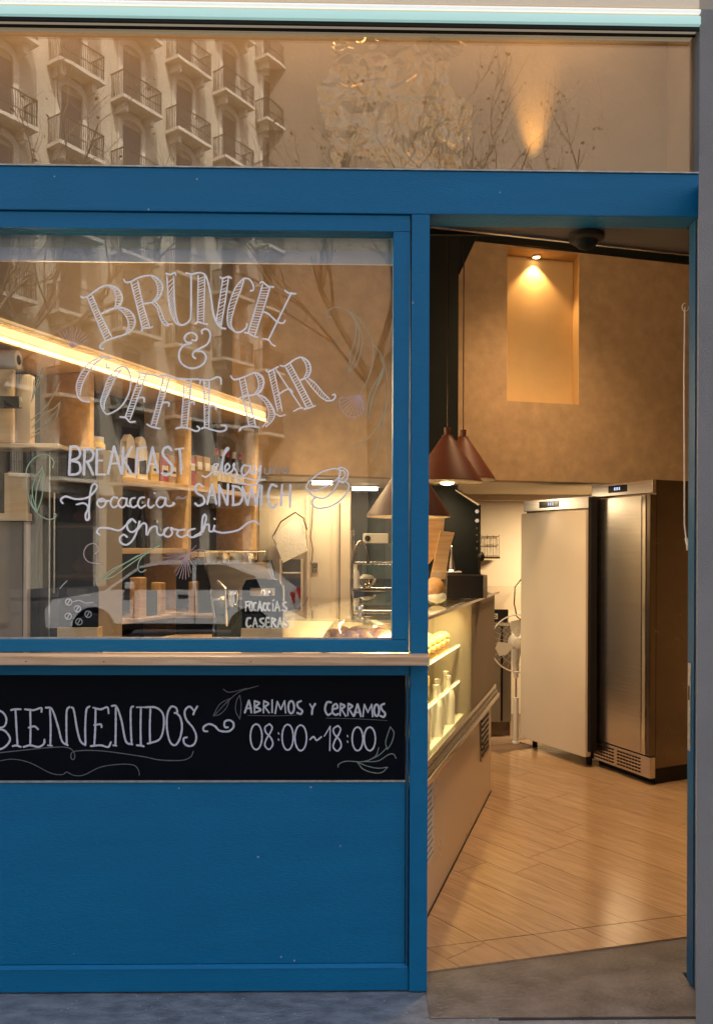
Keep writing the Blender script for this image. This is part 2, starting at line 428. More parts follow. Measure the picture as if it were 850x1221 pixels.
MB().prism_x([(D - .010, zp0 + .010), (D - .024, zp0 + .002), (D - .024, zp0), (D + .03, zp0), (D + .03, zp0 + .010)], XL, XS1 - .002).build('panel_bead', 'blue_paint', sf)
MB().box(XL, XS1, D - .022, D + .05, 0, zp0 - .001, .003).build('base_rail', 'blue_paint', sf)
MB().box(XS1 - .0105, XS1 - .002, D - .018, D + .03, zp0 + .004, zc1, .002).build('panel_moulding', 'blue_paint_dark', sf)
MB().box(XL, XS1 - .012, D - .016, D - .0105, zc0 - .0035, zc0 + .003).build('board_bead', 'worn_silver', sf)
MB().box(XL - .06, XL - .001, D - .029, D + .074, 0, ZB0 - .001, .003).build('left_post', 'blue_paint', sf)
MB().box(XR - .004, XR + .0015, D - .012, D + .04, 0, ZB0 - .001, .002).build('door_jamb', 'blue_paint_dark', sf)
lp = MB().box(XR - .0075, XR - .0042, D + .008, D + .030, .82, 1.13, .001); lp.build('lock_plate', 'worn_silver', sf)
MB().box(XR - .0085, XR - .0077, D + .014, D + .024, 1.0, 1.05).build('latch_hole', 'black_plastic', sf)
# soffit wedge over the door
z = ZB0 + .002
MB().prism([(XP + .001, D + .076), (1.359, D + .076), (1.359, thy(1.359)), (XP + .001, thy(XP))], z, z + .05).build('door_soffit', 'soffit_grey', sf)
MB().prism([(XP, thy(XP) - .03), (1.358, thy(1.358) - .03), (1.358, thy(1.358) - .018), (XP, thy(XP) - .018)], z - .008, z - .001).build('curtain_track', 'stainless', sf)
# window
sw = thing('shop_window', 'large blue framed shop window with white hand painted lettering', 'window', (-.7, D, fz(779)))
wx1 = fx(468); wz0 = fz(763); wz1 = fz(273, 250)
MB().box(XL + .002, XS1 - .003, D - .022, D + .045, wz1, ZT - .004, .003).build('top_rail', 'blue_paint', sw)
MB().box(wx1, XS1 - .003, D - .0225, D + .0455, wz0 + .0, wz1 - .001, .003).build('side_stile', 'blue_paint', sw)
MB().box(XL + .002, XS1 - .003, D - .022, D + .045, ZL1 + .002, wz0 - .001, .003).build('bottom_rail', 'blue_paint', sw)
MB().box(XL + .002, XL + .06, D - .0225, D + .0455, wz0, wz1 - .001, .003).build('side_stile', 'blue_paint', sw)
MB().box(XL + .06, wx1, D - .012, D - .004, wz0 - .0005, wz0 + .006).build('glazing_bead', 'worn_silver', sw)
pane = MB().box(XL + .061, wx1 + .004, D + .008, D + .014, wz0 + .001, wz1 - .002).build('glass_pane', 'window_glass', sw)
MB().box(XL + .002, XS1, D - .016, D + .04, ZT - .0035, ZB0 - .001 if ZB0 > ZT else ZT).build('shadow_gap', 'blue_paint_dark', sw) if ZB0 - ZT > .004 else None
# transom window
tw = thing('transom_window', 'tinted transom glass above the blue beam reflecting balconies', 'window', (-.3, D, ZB1))
tz1 = fz(30)
MB().box(XL, XR, D + .002, D + .012, tz1, tz1 + .006).build('top_bead', 'black_plastic', tw)
MB().box(XL, XR, D + .012, D + .018, ZB1 + .008, tz1 - .001).build('glass_pane', 'transom_glass', tw)
b = MB(); b.box(XL, XR + .02, D + .26, D + .28, ZB1 - .02, tz1 + .27); b.build('back_panel', 'tan_panel', tw)
MB().box(XL, XR + .02, D + .076, D + .26, ZB1 - .02, ZB1 - .005).build('bottom_panel', 'tan_panel', tw)
MB().box(XL, XR + .02, D + .03, D + .26, tz1 + .27, tz1 + .28).build('top_panel', 'tan_panel', tw)
MB().box(XR + .001, XR + .02, D + .03, D + .259, ZB1 - .004, tz1 + .269).build('end_panel', 'tan_panel', tw)
MB().box(XL + .001, XL + .02, D + .03, D + .259, ZB1 - .004, tz1 + .269).build('end_panel', 'tan_panel', tw)
ls = MB().box(XL + .05, XR - .05, D + .05, D + .07, tz1 + .24, tz1 + .255).build('light_strip', 'led_warm', tw)  # unseen glowing strip, added with its lamp to brighten the tan panel
lamp('transom_fill', 'AREA', (-.3, D + .09, tz1 + .235), 2.3, (1, .68, .40), ls, 2.7, (-.3, D + .22, 2.9), sy=.04)
px_ = at(640, 195, D + .2)
ul = thing('uplight', 'tiny twin stem uplight glowing behind the transom glass', 'lamp', (px_.x, D + .2, ZB1 - .004))
MB().tube([(px_.x - .008, D + .2, ZB1 - .004), (px_.x - .008, D + .2, ZB1 + .035)], .003).build('stem', 'bulb', ul)
MB().tube([(px_.x + .008, D + .2, ZB1 - .004), (px_.x + .008, D + .2, ZB1 + .035)], .003).build('stem', 'bulb', ul)
lamp('uplight_beam', 'SPOT', (px_.x, D + .19, ZB1 + .04), 22.0, (1, .60, .18), ul, .01, (px_.x, D + .26, ZB1 + .5), 30, 1)
# added crumpled sheet behind the transom glass, shaped to give crinkled highlights
m_ = glass('highlight_gloss', .26, (.93, .87, .74), (1, .80, .50), rough=.10, fres=.8)
from mathutils import noise
bm = bmesh.new(); a0, a1 = at(345, 203, D + .06), at(575, 44, D + .06); NX, NZ = 90, 62; G_ = []
for i in range(NX + 1):
    col_ = []
    for j in range(NZ + 1):
        x_ = a0.x + (a1.x - a0.x) * i / NX; z_ = a0.z + (a1.z - a0.z) * j / NZ
        p_ = Vector((x_ * 7, 3, z_ * 7)); h_ = abs(noise.noise(p_)) * .045 + abs(noise.noise(p_ * 2.7)) * .022 + abs(noise.noise(p_ * 6)) * .008
        col_.append(bm.verts.new((x_ + noise.noise(p_ * 1.3) * .02, D + .035 + h_, z_)))
    G_.append(col_)
for i in range(NX):
    for j in range(NZ):
        u_ = i / NX; v_ = j / NZ
        edge_ = min(u_ * 3.2, (1 - u_) * 3.5, .25 + (1 - v_) * 4, .35 + v_ * 3)
        if noise.noise(Vector((u_ * 4.2, v_ * 3.1, 8))) * .9 + edge_ > .30: bm.faces.new((G_[i][j], G_[i + 1][j], G_[i + 1][j + 1], G_[i][j + 1]))
bmesh.ops.delete(bm, geom=[v for v in bm.verts if not v.link_faces], context='VERTS')
c_ = Vector(((a0.x + a1.x) / 2, D + .05, a0.z))
for v in bm.verts: v.co -= c_
for f in bm.faces: f.smooth = True
me = bpy.data.meshes.new('highlight_sheet'); bm.to_mesh(me); bm.free(); me.materials.append(m_)
o = bpy.data.objects.new('highlight_sheet', me); C.objects.link(o); o.location = c_
tag(o, 'added crumpled sheet giving highlights behind the middle of the transom glass', 'window film')
# lit fascia strip
fs = thing('fascia_light', 'white and cyan glowing fascia strip along the very top of the front', 'light fixture', (-.3, D, tz1 + .012))
zz = lambda y: fz(y)
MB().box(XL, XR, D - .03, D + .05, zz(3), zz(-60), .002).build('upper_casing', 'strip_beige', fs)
b = MB(); b.tube([(XL, D - .035, zz(9.5)), (XR, D - .035, zz(9.5))], .0075, 12); b.build('white_tube', 'strip_white', fs, True)
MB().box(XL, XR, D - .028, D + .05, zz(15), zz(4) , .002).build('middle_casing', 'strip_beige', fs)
MB().box(XL, XR, D - .045, D - .02, zz(26.5), zz(16), .006).build('cyan_diffuser', 'strip_cyan', fs, True)
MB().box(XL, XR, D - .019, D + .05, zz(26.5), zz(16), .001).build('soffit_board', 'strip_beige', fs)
MB().box(XL, XR, D - .032, D - .024, zz(31), zz(26.6), .001).build('lower_lip', 'black_plastic', fs)
# grey pillar to the right, neighbours
px0_ = at(831.5, 700, 2.54).x
t_ = MB().prism([(px0_, 2.54), (px0_ + .75, 2.54), (px0_ + .75, D + .039), (XR + .003, D + .039), (XR + .003, D - .02)], -.2, 2.80).box(XR + .003, XR + .75, D - .026, D + .039, 2.801, fz(4)).build('grey_pillar', 'grey_render')
tag(t_, 'plain grey rendered pillar right of the open doorway', 'pillar')

# own building above (casts the shade the pavement lies in)
ub = thing('upper_building', 'cream stone upper storeys above the blue shop front', 'building', (0, D + 1, 3.6))
MB().box(-14, 16, D + .0, D + .5, zz(-62), 18.5).build('wall', 'stone_cream', ub)
MB().box(XR + .003, XR + .80, D - .02, D + .2, fz(4) + .002, zz(-62) - .001).build('wall_infill', 'stone_cream', ub)
MB().box(-14, 16, D - .35, D + .6, 18.5, 19.1).build('cornice', 'stone_light', ub)
MB().box(-14, 16, D + .5, D + 12, 4.2, 18.4).build('block', 'stone_cream', ub)
for i in range(8):
    for j in range(4):
        x = -12 + i * 3.6; zz0 = 5.2 + j * 3.4
        f = MB().box(x - .55, x + .55, D - .04, D - .002, zz0, zz0 + 2.3).build('window', 'window_dark', ub)
nb = thing('side_building', 'cream ground floor wall left of the shop front', 'building', (-6, D, 0))
MB().box(-14, XL - .062, D - .01, D + .5, -.1, zz(-62) - .001).build('wall', 'stone_cream', nb)
MB().box(-6.5, -3.5, D - .05, D - .012, .6, 2.9).build('window', 'window_dark', nb)
nb = thing('neighbour_building', 'cream ground floor wall right of the grey pillar', 'building', (6, D, 0))
MB().box(XR + .622, 16, D - .01, D + .5, -.1, zz(-62) - .001).build('wall', 'stone_cream', nb)
MB().box(3.5, 6.5, D - .05, D - .012, .6, 2.9).build('window', 'window_dark', nb)

# wooden ledge
zl0 = at(200, 793, D - .105).z; zl1 = at(200, 779, D - .03).z
b = MB().box(XL, at(512, 786, D - .1).x, D - .115, D - .0225, zl1 - .030, zl1, .004)
lg = tag(b.build('wooden_ledge', 'ledge_wood'), 'raw pine ledge running under the painted shop window', 'ledge')
for px in (31, 124, 299):
    p = at(px, 789, D - .115)
    MB().lathe([(.0022, D - .1165), (.0022, D - .114)], (p.x, p.z), 8, 'y').build('nail_head', 'iron', lg)

# ------------------------------------------------------------------ strokes
def spline(pts, n=7):
    if len(pts) < 3: return [Vector(p) for p in pts]
    P = [Vector(p) for p in pts]; out = []
    Q = [P[0] * 2 - P[1]] + P + [P[-1] * 2 - P[-2]]
    for i in range(1, len(Q) - 2):
        p0, p1, p2, p3 = Q[i - 1:i + 3]
        for k in range(n):
            t = k / n
            out.append(.5 * ((2 * p1) + (p2 - p0) * t + (2 * p0 - 5 * p1 + 4 * p2 - p3) * t * t + (3 * p1 - p0 - 3 * p2 + p3) * t ** 3))
    out.append(P[-1]); return out
class Ink:
    """flat strokes of paint or chalk; points are traced in photo pixels (crop origin ox,oy and scale s) and laid on the plane Y"""
    def __init__(s, Y, ox=0, oy=0, sc=1): s.Y = Y; s.ox = ox; s.oy = oy; s.sc = sc; s.bm = bmesh.new()
    def crop(s, ox, oy, sc): s.ox, s.oy, s.sc = ox, oy, sc; return s
    def w(s, p): return at(s.ox + p[0] / s.sc, s.oy + p[1] / s.sc, s.Y)
    def line(s, pts, wd, smooth=True, lift=0):
        Q = spline(pts) if smooth else [Vector(p) for p in pts]
        P = [s.w(q) for q in Q]; h = wd * s.Y / F / 2 * (1.22 if s.Y > D else 1)
        L = []
        for i, p in enumerate(P):
            a = P[max(i - 1, 0)]; c = P[min(i + 1, len(P) - 1)]
            d = Vector((c.x - a.x, 0, c.z - a.z)); d = d.normalized() if d.length > 1e-9 else Vector((1, 0, 0))
            n = Vector((-d.z, 0, d.x)); k = h * random.uniform(.88, 1.12)
            if i in (0, len(P) - 1): p = p + d * h * (.6 if i else -.6); k *= .75
            y = Vector((0, -lift - random.uniform(0, .00015), 0))
            L.append((s.bm.verts.new(p + n * k + y), s.bm.verts.new(p - n * k + y)))
        for i in range(len(L) - 1):
            s.bm.faces.new((L[i][0], L[i][1], L[i + 1][1], L[i + 1][0]))
        return s
    def ell(s, cx, cy, rx, ry, wd, n=18):
        return s.line([(cx + rx * math.sin(2 * math.pi * k / n), cy - ry * math.cos(2 * math.pi * k / n)) for k in range(n + 1)], wd, False)
    def hatch(s, a, c, wd=1.3, n=None, dy=6, edge=None, ang=0):      # outlined stem filled with rungs
        A = spline(a, 10); B = spline(c, 10)
        edge = edge or wd
        s.line(a, edge); s.line(c, edge)
        ln = sum((A[i + 1] - A[i]).length for i in range(len(A) - 1)) / s.sc
        n = n or max(4, int(ln / 3.1))
        def pick(P, t):
            t = min(max(t, 0), 1) * (len(P) - 1); i = min(int(t), len(P) - 2); return P[i].lerp(P[i + 1], t - i)
        for k in range(1, n):
            t = k / n + random.uniform(-.006, .006)
            s.line([pick(A, t + .02), pick(B, t - .02 + ang)], wd * .72, False, .0003)
        return s
    def build(s, name, m, parent, label=None):
        me = bpy.data.meshes.new(name)
        c = sum((v.co for v in s.bm.verts), Vector()) / len(s.bm.verts)
        for v in s.bm.verts: v.co -= c
        s.bm.to_mesh(me); s.bm.free(); me.materials.append(M(m))
        o = bpy.data.objects.new(name, me); C.objects.link(o); o.parent = parent
        o.location = c - Vector(parent['_c']); o['_c'] = tuple(c)
        if label: o['label'] = label
        return o
YG = D + .0062
# BRUNCH
k = Ink(YG); k.crop(80, 310, 6.071); W1 = 1.75
k.hatch([(145, 262), (208, 420), (275, 578)], [(182, 255), (250, 410), (325, 558)], 1.5)
k.line([(98, 262), (115, 270), (150, 262), (200, 225), (250, 192), (300, 182), (350, 195), (385, 230), (398, 270), (390, 310), (355, 348)], W1)
k.hatch([(300, 184), (335, 215), (355, 260), (352, 305), (345, 340)], [(335, 192), (378, 222), (396, 268), (388, 312), (355, 348)], 1.2)
k.line([(250, 385), (300, 362), (355, 345), (400, 345), (450, 365), (485, 410), (490, 460), (465, 510), (410, 540), (330, 565), (270, 590), (240, 615), (240, 635), (262, 642)], W1)
k.hatch([(370, 350), (410, 385), (438, 430), (442, 480), (425, 530)], [(420, 350), (470, 385), (492, 440), (478, 495), (440, 528)], 1.2)
k.line([(410, 138), (425, 158), (460, 155), (520, 125), (590, 110), (640, 122), (680, 160), (690, 205), (670, 260), (630, 300), (555, 315)], W1)
k.hatch([(462, 160), (505, 330), (545, 495)], [(512, 150), (550, 320), (598, 485)], 1.5)
k.hatch([(610, 115), (645, 160), (658, 210), (650, 255), (620, 298)], [(630, 118), (675, 155), (690, 205), (672, 255), (635, 298)], 1.2)
k.line([(540, 515), (548, 495), (600, 488), (618, 480)], W1)
k.hatch([(610, 305), (650, 345), (670, 410), (700, 465), (735, 475)], [(640, 302), (672, 340), (700, 420), (730, 458), (760, 462)], 1.2)
k.crop(200, 310, 5)
k.hatch([(-5, 95), (5, 240), (20, 320), (50, 375), (75, 388)], [(35, 95), (38, 200), (45, 300), (60, 365), (80, 386)], 1.4)
k.line([(75, 388), (105, 380), (128, 360), (138, 320), (140, 80)], W1)
k.line([(-10, 78), (15, 85), (42, 75), (48, 90)], W1); k.line([(108, 75), (140, 82), (168, 78)], W1)
k.hatch([(182, 92), (180, 230), (178, 365)], [(222, 85), (218, 230), (214, 372)], 1.4)
k.line([(162, 380), (180, 368), (215, 378), (238, 382)], W1)
k.line([(160, 78), (200, 75), (230, 100), (255, 200), (270, 310), (290, 370), (315, 400), (345, 408)], W1)
k.hatch([(330, 105), (310, 230), (290, 360), (300, 388)], [(362, 105), (345, 230), (325, 350), (318, 398)], 1.4)
k.line([(312, 98), (325, 108), (362, 98), (380, 108)], W1)
k.line([(492, 182), (510, 176), (508, 145), (485, 112), (450, 108)], W1)
k.hatch([(450, 108), (405, 160), (370, 250), (355, 330), (360, 390), (385, 415)], [(455, 112), (440, 165), (408, 250), (385, 330), (378, 385), (395, 418)], 1.3)
k.line([(385, 415), (412, 430), (442, 424), (468, 400), (472, 378)], W1)
k.hatch([(565, 145), (522, 290), (478, 435)], [(612, 155), (566, 305), (518, 455)], 1.5)
k.line([(550, 135), (565, 130), (600, 155), (632, 160)], W1); k.line([(458, 432), (480, 435), (515, 455), (537, 460)], W1)
k.line([(738, 192), (670, 330), (600, 475)], W1); k.line([(697, 178), (720, 195), (765, 200)], W1)
k.line([(565, 468), (600, 475), (620, 500), (640, 512)], W1); k.line([(565, 305), (600, 320), (650, 365), (685, 375), (700, 358)], W1)
k.build('painted_word', 'glass_paint', pane, 'BRUNCH in arched hatched serif letters')
k = Ink(YG).crop(200, 310, 5)
k.line([(205, 438), (203, 420), (222, 410), (245, 420), (254, 455), (235, 500), (190, 527), (155, 548), (150, 572), (165, 586)], 1.9)
k.line([(145, 475), (168, 478), (172, 450), (145, 432), (112, 442), (100, 468), (112, 488), (142, 494), (95, 508), (68, 550), (75, 605), (120, 640), (170, 642), (215, 615), (228, 575), (205, 545), (170, 542)], 1.9)
k.build('painted_word', 'glass_paint', pane, 'curly ampersand')
k = Ink(YG).crop(80, 410, 5)
k.line([(262, 88), (232, 75), (190, 82)], 1.5)
k.hatch([(190, 80), (130, 115), (80, 180), (55, 250), (62, 310)], [(205, 88), (155, 130), (115, 190), (88, 250), (78, 305)], 1.3, ang=.02)
k.line([(62, 310), (90, 338), (135, 345)], 1.6); k.line([(235, 115), (235, 138), (255, 142)], 1.3)
k.hatch([(300, 145), (250, 200), (215, 290), (200, 350), (215, 398)], [(325, 148), (290, 200), (255, 275), (225, 345), (222, 390)], 1.4)
k.line([(300, 145), (338, 135), (370, 165), (380, 230), (365, 300), (320, 375), (245, 418), (215, 398)], 1.6)
k.hatch([(435, 180), (390, 310), (345, 440)], [(470, 185), (422, 320), (375, 450)], 1.4)
k.line([(315, 435), (350, 440), (375, 465), (405, 462)], 1.8); k.line([(412, 322), (455, 320), (460, 345)], 1.8)
k.line([(415, 165), (460, 178), (520, 185), (552, 200)], 1.4)
k.hatch([(575, 200), (540, 340), (502, 482)], [(610, 205), (568, 350), (528, 492)], 1.4)
k.line([(475, 478), (500, 492), (555, 505)], 1.8); k.line([(565, 348), (605, 350), (605, 372)], 1.8); k.line([(550, 190), (600, 188), (660, 210)], 1.6)
k.hatch([(700, 215), (690, 355), (680, 495)], [(740, 215), (728, 355), (715, 502)], 1.4)
k.line([(660, 205), (720, 210), (790, 212), (790, 240)], 1.8); k.line([(648, 505), (680, 497), (720, 502), (770, 520), (790, 505), (775, 490)], 1.8); k.line([(728, 350), (755, 345), (758, 360)], 1.6)
k.crop(240, 410, 5)
k.hatch([(15, 215), (18, 355), (20, 495)], [(48, 215), (47, 355), (45, 500)], 1.4)
k.line([(-2, 212), (50, 215), (90, 198), (115, 205), (118, 240)], 1.8); k.line([(46, 372), (78, 368), (90, 392)], 1.7)
k.line([(2, 505), (20, 498), (60, 510), (110, 522), (145, 512), (147, 490), (118, 485)], 1.8)
k.build('painted_word', 'glass_paint', pane, 'COFFEE in slanting hatched letters')
k = Ink(YG).crop(240, 410, 5)
k.line([(175, 190), (198, 212), (260, 195), (320, 172), (360, 190), (372, 230), (355, 280), (310, 303), (260, 310), (228, 322)], W1)
k.hatch([(228, 210), (255, 350), (285, 490)], [(260, 205), (290, 345), (325, 490)], 1.4)
k.hatch([(320, 175), (338, 215), (340, 260), (318, 298)], [(335, 178), (366, 205), (370, 245), (340, 292)], 1.2)
k.line([(328, 300), (380, 320), (420, 370), (435, 415)], W1)
k.hatch([(340, 308), (380, 350), (400, 400), (395, 450), (365, 495)], [(370, 312), (415, 360), (438, 410), (425, 455), (385, 495)], 1.2)
k.line([(345, 498), (300, 490), (245, 497), (225, 518)], W1)
k.hatch([(400, 165), (428, 285), (455, 400)], [(432, 155), (458, 275), (482, 400)], 1.3)
k.line([(445, 150), (520, 265), (600, 385)], 1.5); k.line([(455, 305), (500, 275), (530, 270), (545, 288)], 1.6)
k.line([(385, 155), (400, 165), (440, 145), (458, 135)], 1.7); k.line([(440, 415), (470, 430), (500, 422)], 1.5); k.line([(550, 402), (580, 385), (605, 380)], 1.5)
k.hatch([(498, 130), (565, 255), (630, 385)], [(530, 115), (600, 245), (668, 375)], 1.5)
k.line([(470, 128), (500, 130), (560, 90), (600, 80), (640, 108), (652, 155), (635, 195), (590, 215)], W1)
k.hatch([(600, 84), (622, 120), (628, 165), (612, 200)], [(612, 84), (645, 115), (652, 158), (632, 198)], 1.2)
k.hatch([(620, 208), (660, 260), (710, 315), (745, 338)], [(640, 205), (680, 235), (722, 285), (765, 328)], 1.2)
k.line([(745, 338), (780, 336), (798, 318), (795, 300), (782, 305)], W1)
k.line([(612, 388), (640, 382), (680, 368)], W1)
k.build('painted_word', 'glass_paint', pane, 'BAR in rising hatched letters')
def words(defs, crop, wd, name, m, parent, label, Y, smooth=True):
    k = Ink(Y).crop(*crop)
    for d in defs: k.line(d, wd, smooth)
    return k.build(name, m, parent, label)
words([[(70, 60), (66, 145), (62, 230)], [(70, 62), (110, 65), (128, 100), (115, 130), (74, 145)], [(76, 145), (120, 160), (130, 200), (110, 225), (62, 230)],
  [(155, 80), (152, 155), (150, 230)], [(150, 80), (190, 80), (208, 105), (195, 140), (165, 155)], [(170, 150), (188, 190), (205, 230)],
  [(228, 80), (226, 155), (225, 228)], [(228, 80), (265, 75)], [(226, 145), (260, 145)], [(225, 228), (275, 228)],
  [(330, 60), (312, 140), (295, 225)], [(330, 60), (352, 140), (375, 225)], [(310, 165), (360, 160)],
  [(385, 65), (382, 140), (378, 225)], [(435, 60), (415, 100), (385, 150)], [(388, 145), (415, 190), (435, 230)],
  [(470, 70), (465, 150), (460, 228)], [(470, 70), (520, 65)], [(465, 145), (505, 140)],
  [(560, 65), (545, 140), (528, 215)], [(560, 65), (575, 140), (592, 215)], [(540, 165), (583, 165)],
  [(672, 85), (655, 65), (628, 75), (622, 110), (650, 145), (678, 180), (672, 215), (640, 232), (615, 220)],
  [(695, 78), (745, 72)], [(720, 75), (728, 150), (730, 225)]], (70, 520, 5), 2.5, 'painted_word', 'glass_paint', pane, 'BREAKFAST in plain capitals', YG)
words([[(25, 402), (12, 380), (40, 360), (100, 375), (160, 370), (200, 345), (228, 305), (218, 285), (197, 300), (185, 370), (180, 440), (180, 490), (165, 500), (160, 470), (175, 425), (150, 400), (105, 408)],
  [(262, 372), (238, 380), (230, 405), (248, 425), (272, 415), (280, 390), (262, 374), (245, 388), (300, 385)],
  [(350, 368), (325, 365), (308, 395), (325, 425), (355, 412)], [(400, 372), (372, 370), (355, 400), (373, 425), (398, 410), (406, 370), (405, 410), (425, 420)],
  [(455, 368), (432, 375), (425, 402), (442, 425), (468, 412)], [(512, 365), (485, 370), (472, 402), (488, 428), (518, 412)],
  [(537, 375), (532, 408), (545, 426), (570, 412)], [(571, 337), (574, 341)],
  [(632, 368), (600, 366), (582, 400), (602, 425), (628, 408), (638, 368), (638, 405), (658, 418), (688, 405), (680, 397)]], (70, 520, 5), 1.9, 'painted_word', 'glass_paint', pane, 'focaccia in flowing script', YG)
words([[(700, 375), (715, 361), (738, 374), (765, 355)]], (70, 520, 5), 1.3, 'painted_flourish', 'glass_paint_faint', pane, None, YG)
words([[(245, 590), (228, 572), (245, 548), (300, 550), (360, 562), (400, 532), (432, 500)],
  [(460, 515), (435, 495), (408, 520), (413, 558), (440, 572), (472, 545), (482, 505), (465, 570), (440, 620), (405, 648), (370, 635), (365, 605), (388, 588), (408, 602)],
  [(470, 560), (500, 522), (522, 530), (525, 590), (550, 548), (582, 540), (590, 580), (615, 590), (645, 550)],
  [(655, 545), (630, 560), (630, 590), (655, 600), (677, 578), (668, 548), (690, 556), (712, 560)],
  [(752, 557), (718, 562), (705, 585), (730, 602), (765, 588)], [(812, 552), (778, 562), (768, 585), (795, 603), (850, 585)]], (70, 520, 5), 1.9, 'painted_word', 'glass_paint', pane, 'start of gnocchi in flowing script', YG)
words([[(60, 595), (100, 570), (128, 500), (122, 467), (108, 490), (104, 575), (125, 532), (145, 530), (148, 565), (170, 565), (180, 530), (176, 560), (200, 572), (240, 576), (320, 560), (380, 515), (420, 508), (442, 525)], [(177, 491), (181, 496)]],
  (220, 520, 5), 1.9, 'painted_word', 'glass_paint', pane, 'end of gnocchi with a long tail', YG)
words([[(110, 300), (85, 285), (65, 305), (75, 340), (110, 360), (118, 395), (85, 415), (62, 400)],
  [(165, 285), (150, 345), (135, 405)], [(165, 285), (178, 345), (190, 405)], [(145, 355), (182, 352)],
  [(208, 415), (206, 350), (205, 290)], [(205, 290), (230, 350), (255, 410)], [(255, 410), (258, 350), (260, 285)],
  [(290, 295), (290, 350), (290, 410)], [(285, 295), (330, 310), (347, 352), (330, 400), (285, 412)],
  [(345, 300), (360, 355), (375, 410)], [(375, 410), (388, 355), (400, 305)], [(400, 305), (415, 355), (430, 412)], [(430, 412), (438, 350), (445, 290)],
  [(460, 295), (458, 355), (455, 415)], [(550, 300), (520, 290), (500, 340), (505, 410), (530, 425), (550, 405)],
  [(582, 290), (578, 350), (575, 415)], [(631, 290), (630, 355), (628, 425)], [(578, 350), (630, 355)]], (220, 520, 5), 2.3, 'painted_word', 'glass_paint', pane, 'SANDWICH in plain capitals', YG)
words([[(105, 235), (128, 243), (165, 215), (200, 172), (195, 165), (176, 172), (168, 205), (188, 225), (212, 200), (235, 115), (262, 75), (250, 74), (232, 115), (225, 215), (245, 210), (268, 185), (258, 163), (242, 185), (250, 225), (285, 205), (298, 162), (290, 180), (312, 215), (300, 240), (278, 232)],
  [(382, 177), (352, 175), (340, 208), (355, 235), (385, 205), (392, 175), (392, 222), (412, 215), (420, 172), (418, 212), (440, 212), (455, 175), (450, 230), (430, 285), (385, 290), (330, 275), (312, 257), (340, 245), (420, 262), (480, 258)]],
  (220, 520, 5), 1.8, 'painted_word', 'glass_paint', pane, 'first letters of desayuno in script', YG)
words([[(478, 190), (480, 222), (502, 222), (510, 187), (514, 222)], [(532, 222), (535, 192), (560, 192), (565, 222)], [(602, 187), (585, 205), (600, 222), (620, 205), (602, 187)]],
  (220, 520, 5), 1.6, 'painted_word', 'glass_paint_faint', pane, 'faded last letters of desayuno', YG)
words([[(150, 880), (100, 895), (45, 935), (22, 970), (40, 990), (90, 982), (150, 950), (188, 915), (188, 885), (170, 878), (150, 880)],
  [(25, 975), (45, 1008), (70, 1022), (110, 1028), (150, 1000), (182, 945), (190, 890)],
  [(185, 945), (220, 945), (236, 968), (215, 1015), (160, 1060), (100, 1078), (60, 1070), (52, 1040), (70, 1022)],
  [(170, 880), (205, 874), (230, 895), (225, 930), (205, 950), (188, 938)], [(190, 890), (210, 890), (215, 915), (195, 930)]], (360, 350, 4.21), 1.5, 'painted_cup', 'glass_paint', pane, 'line drawing of a cup on a saucer', YG)
def shell(c, pts): return [[c, p] for p in pts]
words([[(155, 115), (130, 115), (124, 90), (165, 68), (215, 78), (280, 120), (330, 190), (355, 250), (355, 350), (330, 430), (290, 505)],
  [(235, 90), (270, 150), (265, 230), (245, 300), (235, 395)], [(235, 395), (275, 350), (300, 270), (300, 200), (270, 130), (235, 90)], [(245, 100), (285, 180), (280, 270), (240, 385)],
  [(355, 250), (400, 310), (425, 400), (430, 500), (415, 590), (370, 680), (310, 745), (245, 770)],
  [(390, 310), (410, 370), (395, 430), (350, 530), (335, 630)], [(335, 630), (325, 580), (345, 490), (385, 420), (408, 370)], [(405, 390), (370, 480), (335, 600)],
  [(425, 540), (400, 680), (370, 790), (345, 850)]], (360, 350, 4.21), .95, 'painted_leaf', 'glass_paint_olive', pane, 'curling leaf spray', YG)
words(shell((292, 508), [(188, 528), (188, 548), (193, 570), (202, 590), (218, 605), (238, 616), (258, 618), (278, 612), (295, 600), (307, 585), (310, 560)]) +
  [[(205, 515), (188, 530), (192, 570), (215, 605), (250, 620), (285, 612), (308, 590), (308, 545), (292, 508)]], (360, 350, 4.21), .9, 'painted_shell', 'glass_paint_pink', pane, 'small fan shell', YG)
words([[(240, 930), (330, 870), (430, 780), (468, 650)], [(468, 650), (430, 690), (330, 760), (245, 850)], [(245, 900), (350, 820), (440, 720)], [(245, 790), (370, 670), (430, 570), (470, 490)],
  [(245, 650), (290, 500), (335, 380)], [(245, 650), (262, 560), (265, 470)], [(250, 620), (300, 520), (330, 440)]], (0, 380, 6.54), .9, 'painted_leaf', 'glass_paint_olive', pane, 'leaf sprigs near the left edge', YG)
words(shell((560, 225), [(450, 100), (480, 82), (510, 72), (540, 66), (570, 66), (600, 72), (630, 85), (660, 105), (682, 130), (690, 160), (670, 190)]), (0, 380, 6.54), .8, 'painted_flower', 'glass_paint_pink', pane, 'fan of fine petals', YG)
words([[(335, 95), (340, 50), (290, 8), (220, 30), (170, 100), (168, 200), (190, 310), (235, 380), (300, 420), (345, 412), (355, 390), (340, 384)],
  [(270, 90), (220, 170), (205, 260), (235, 375)], [(235, 375), (265, 280), (278, 170), (270, 90)], [(270, 110), (235, 220), (225, 320), (235, 375)], [(235, 375), (202, 320), (196, 265)]], (0, 540, 5.31), 1.0, 'painted_leaf', 'glass_paint_green', pane, 'green scrolling leaf on the left', YG)
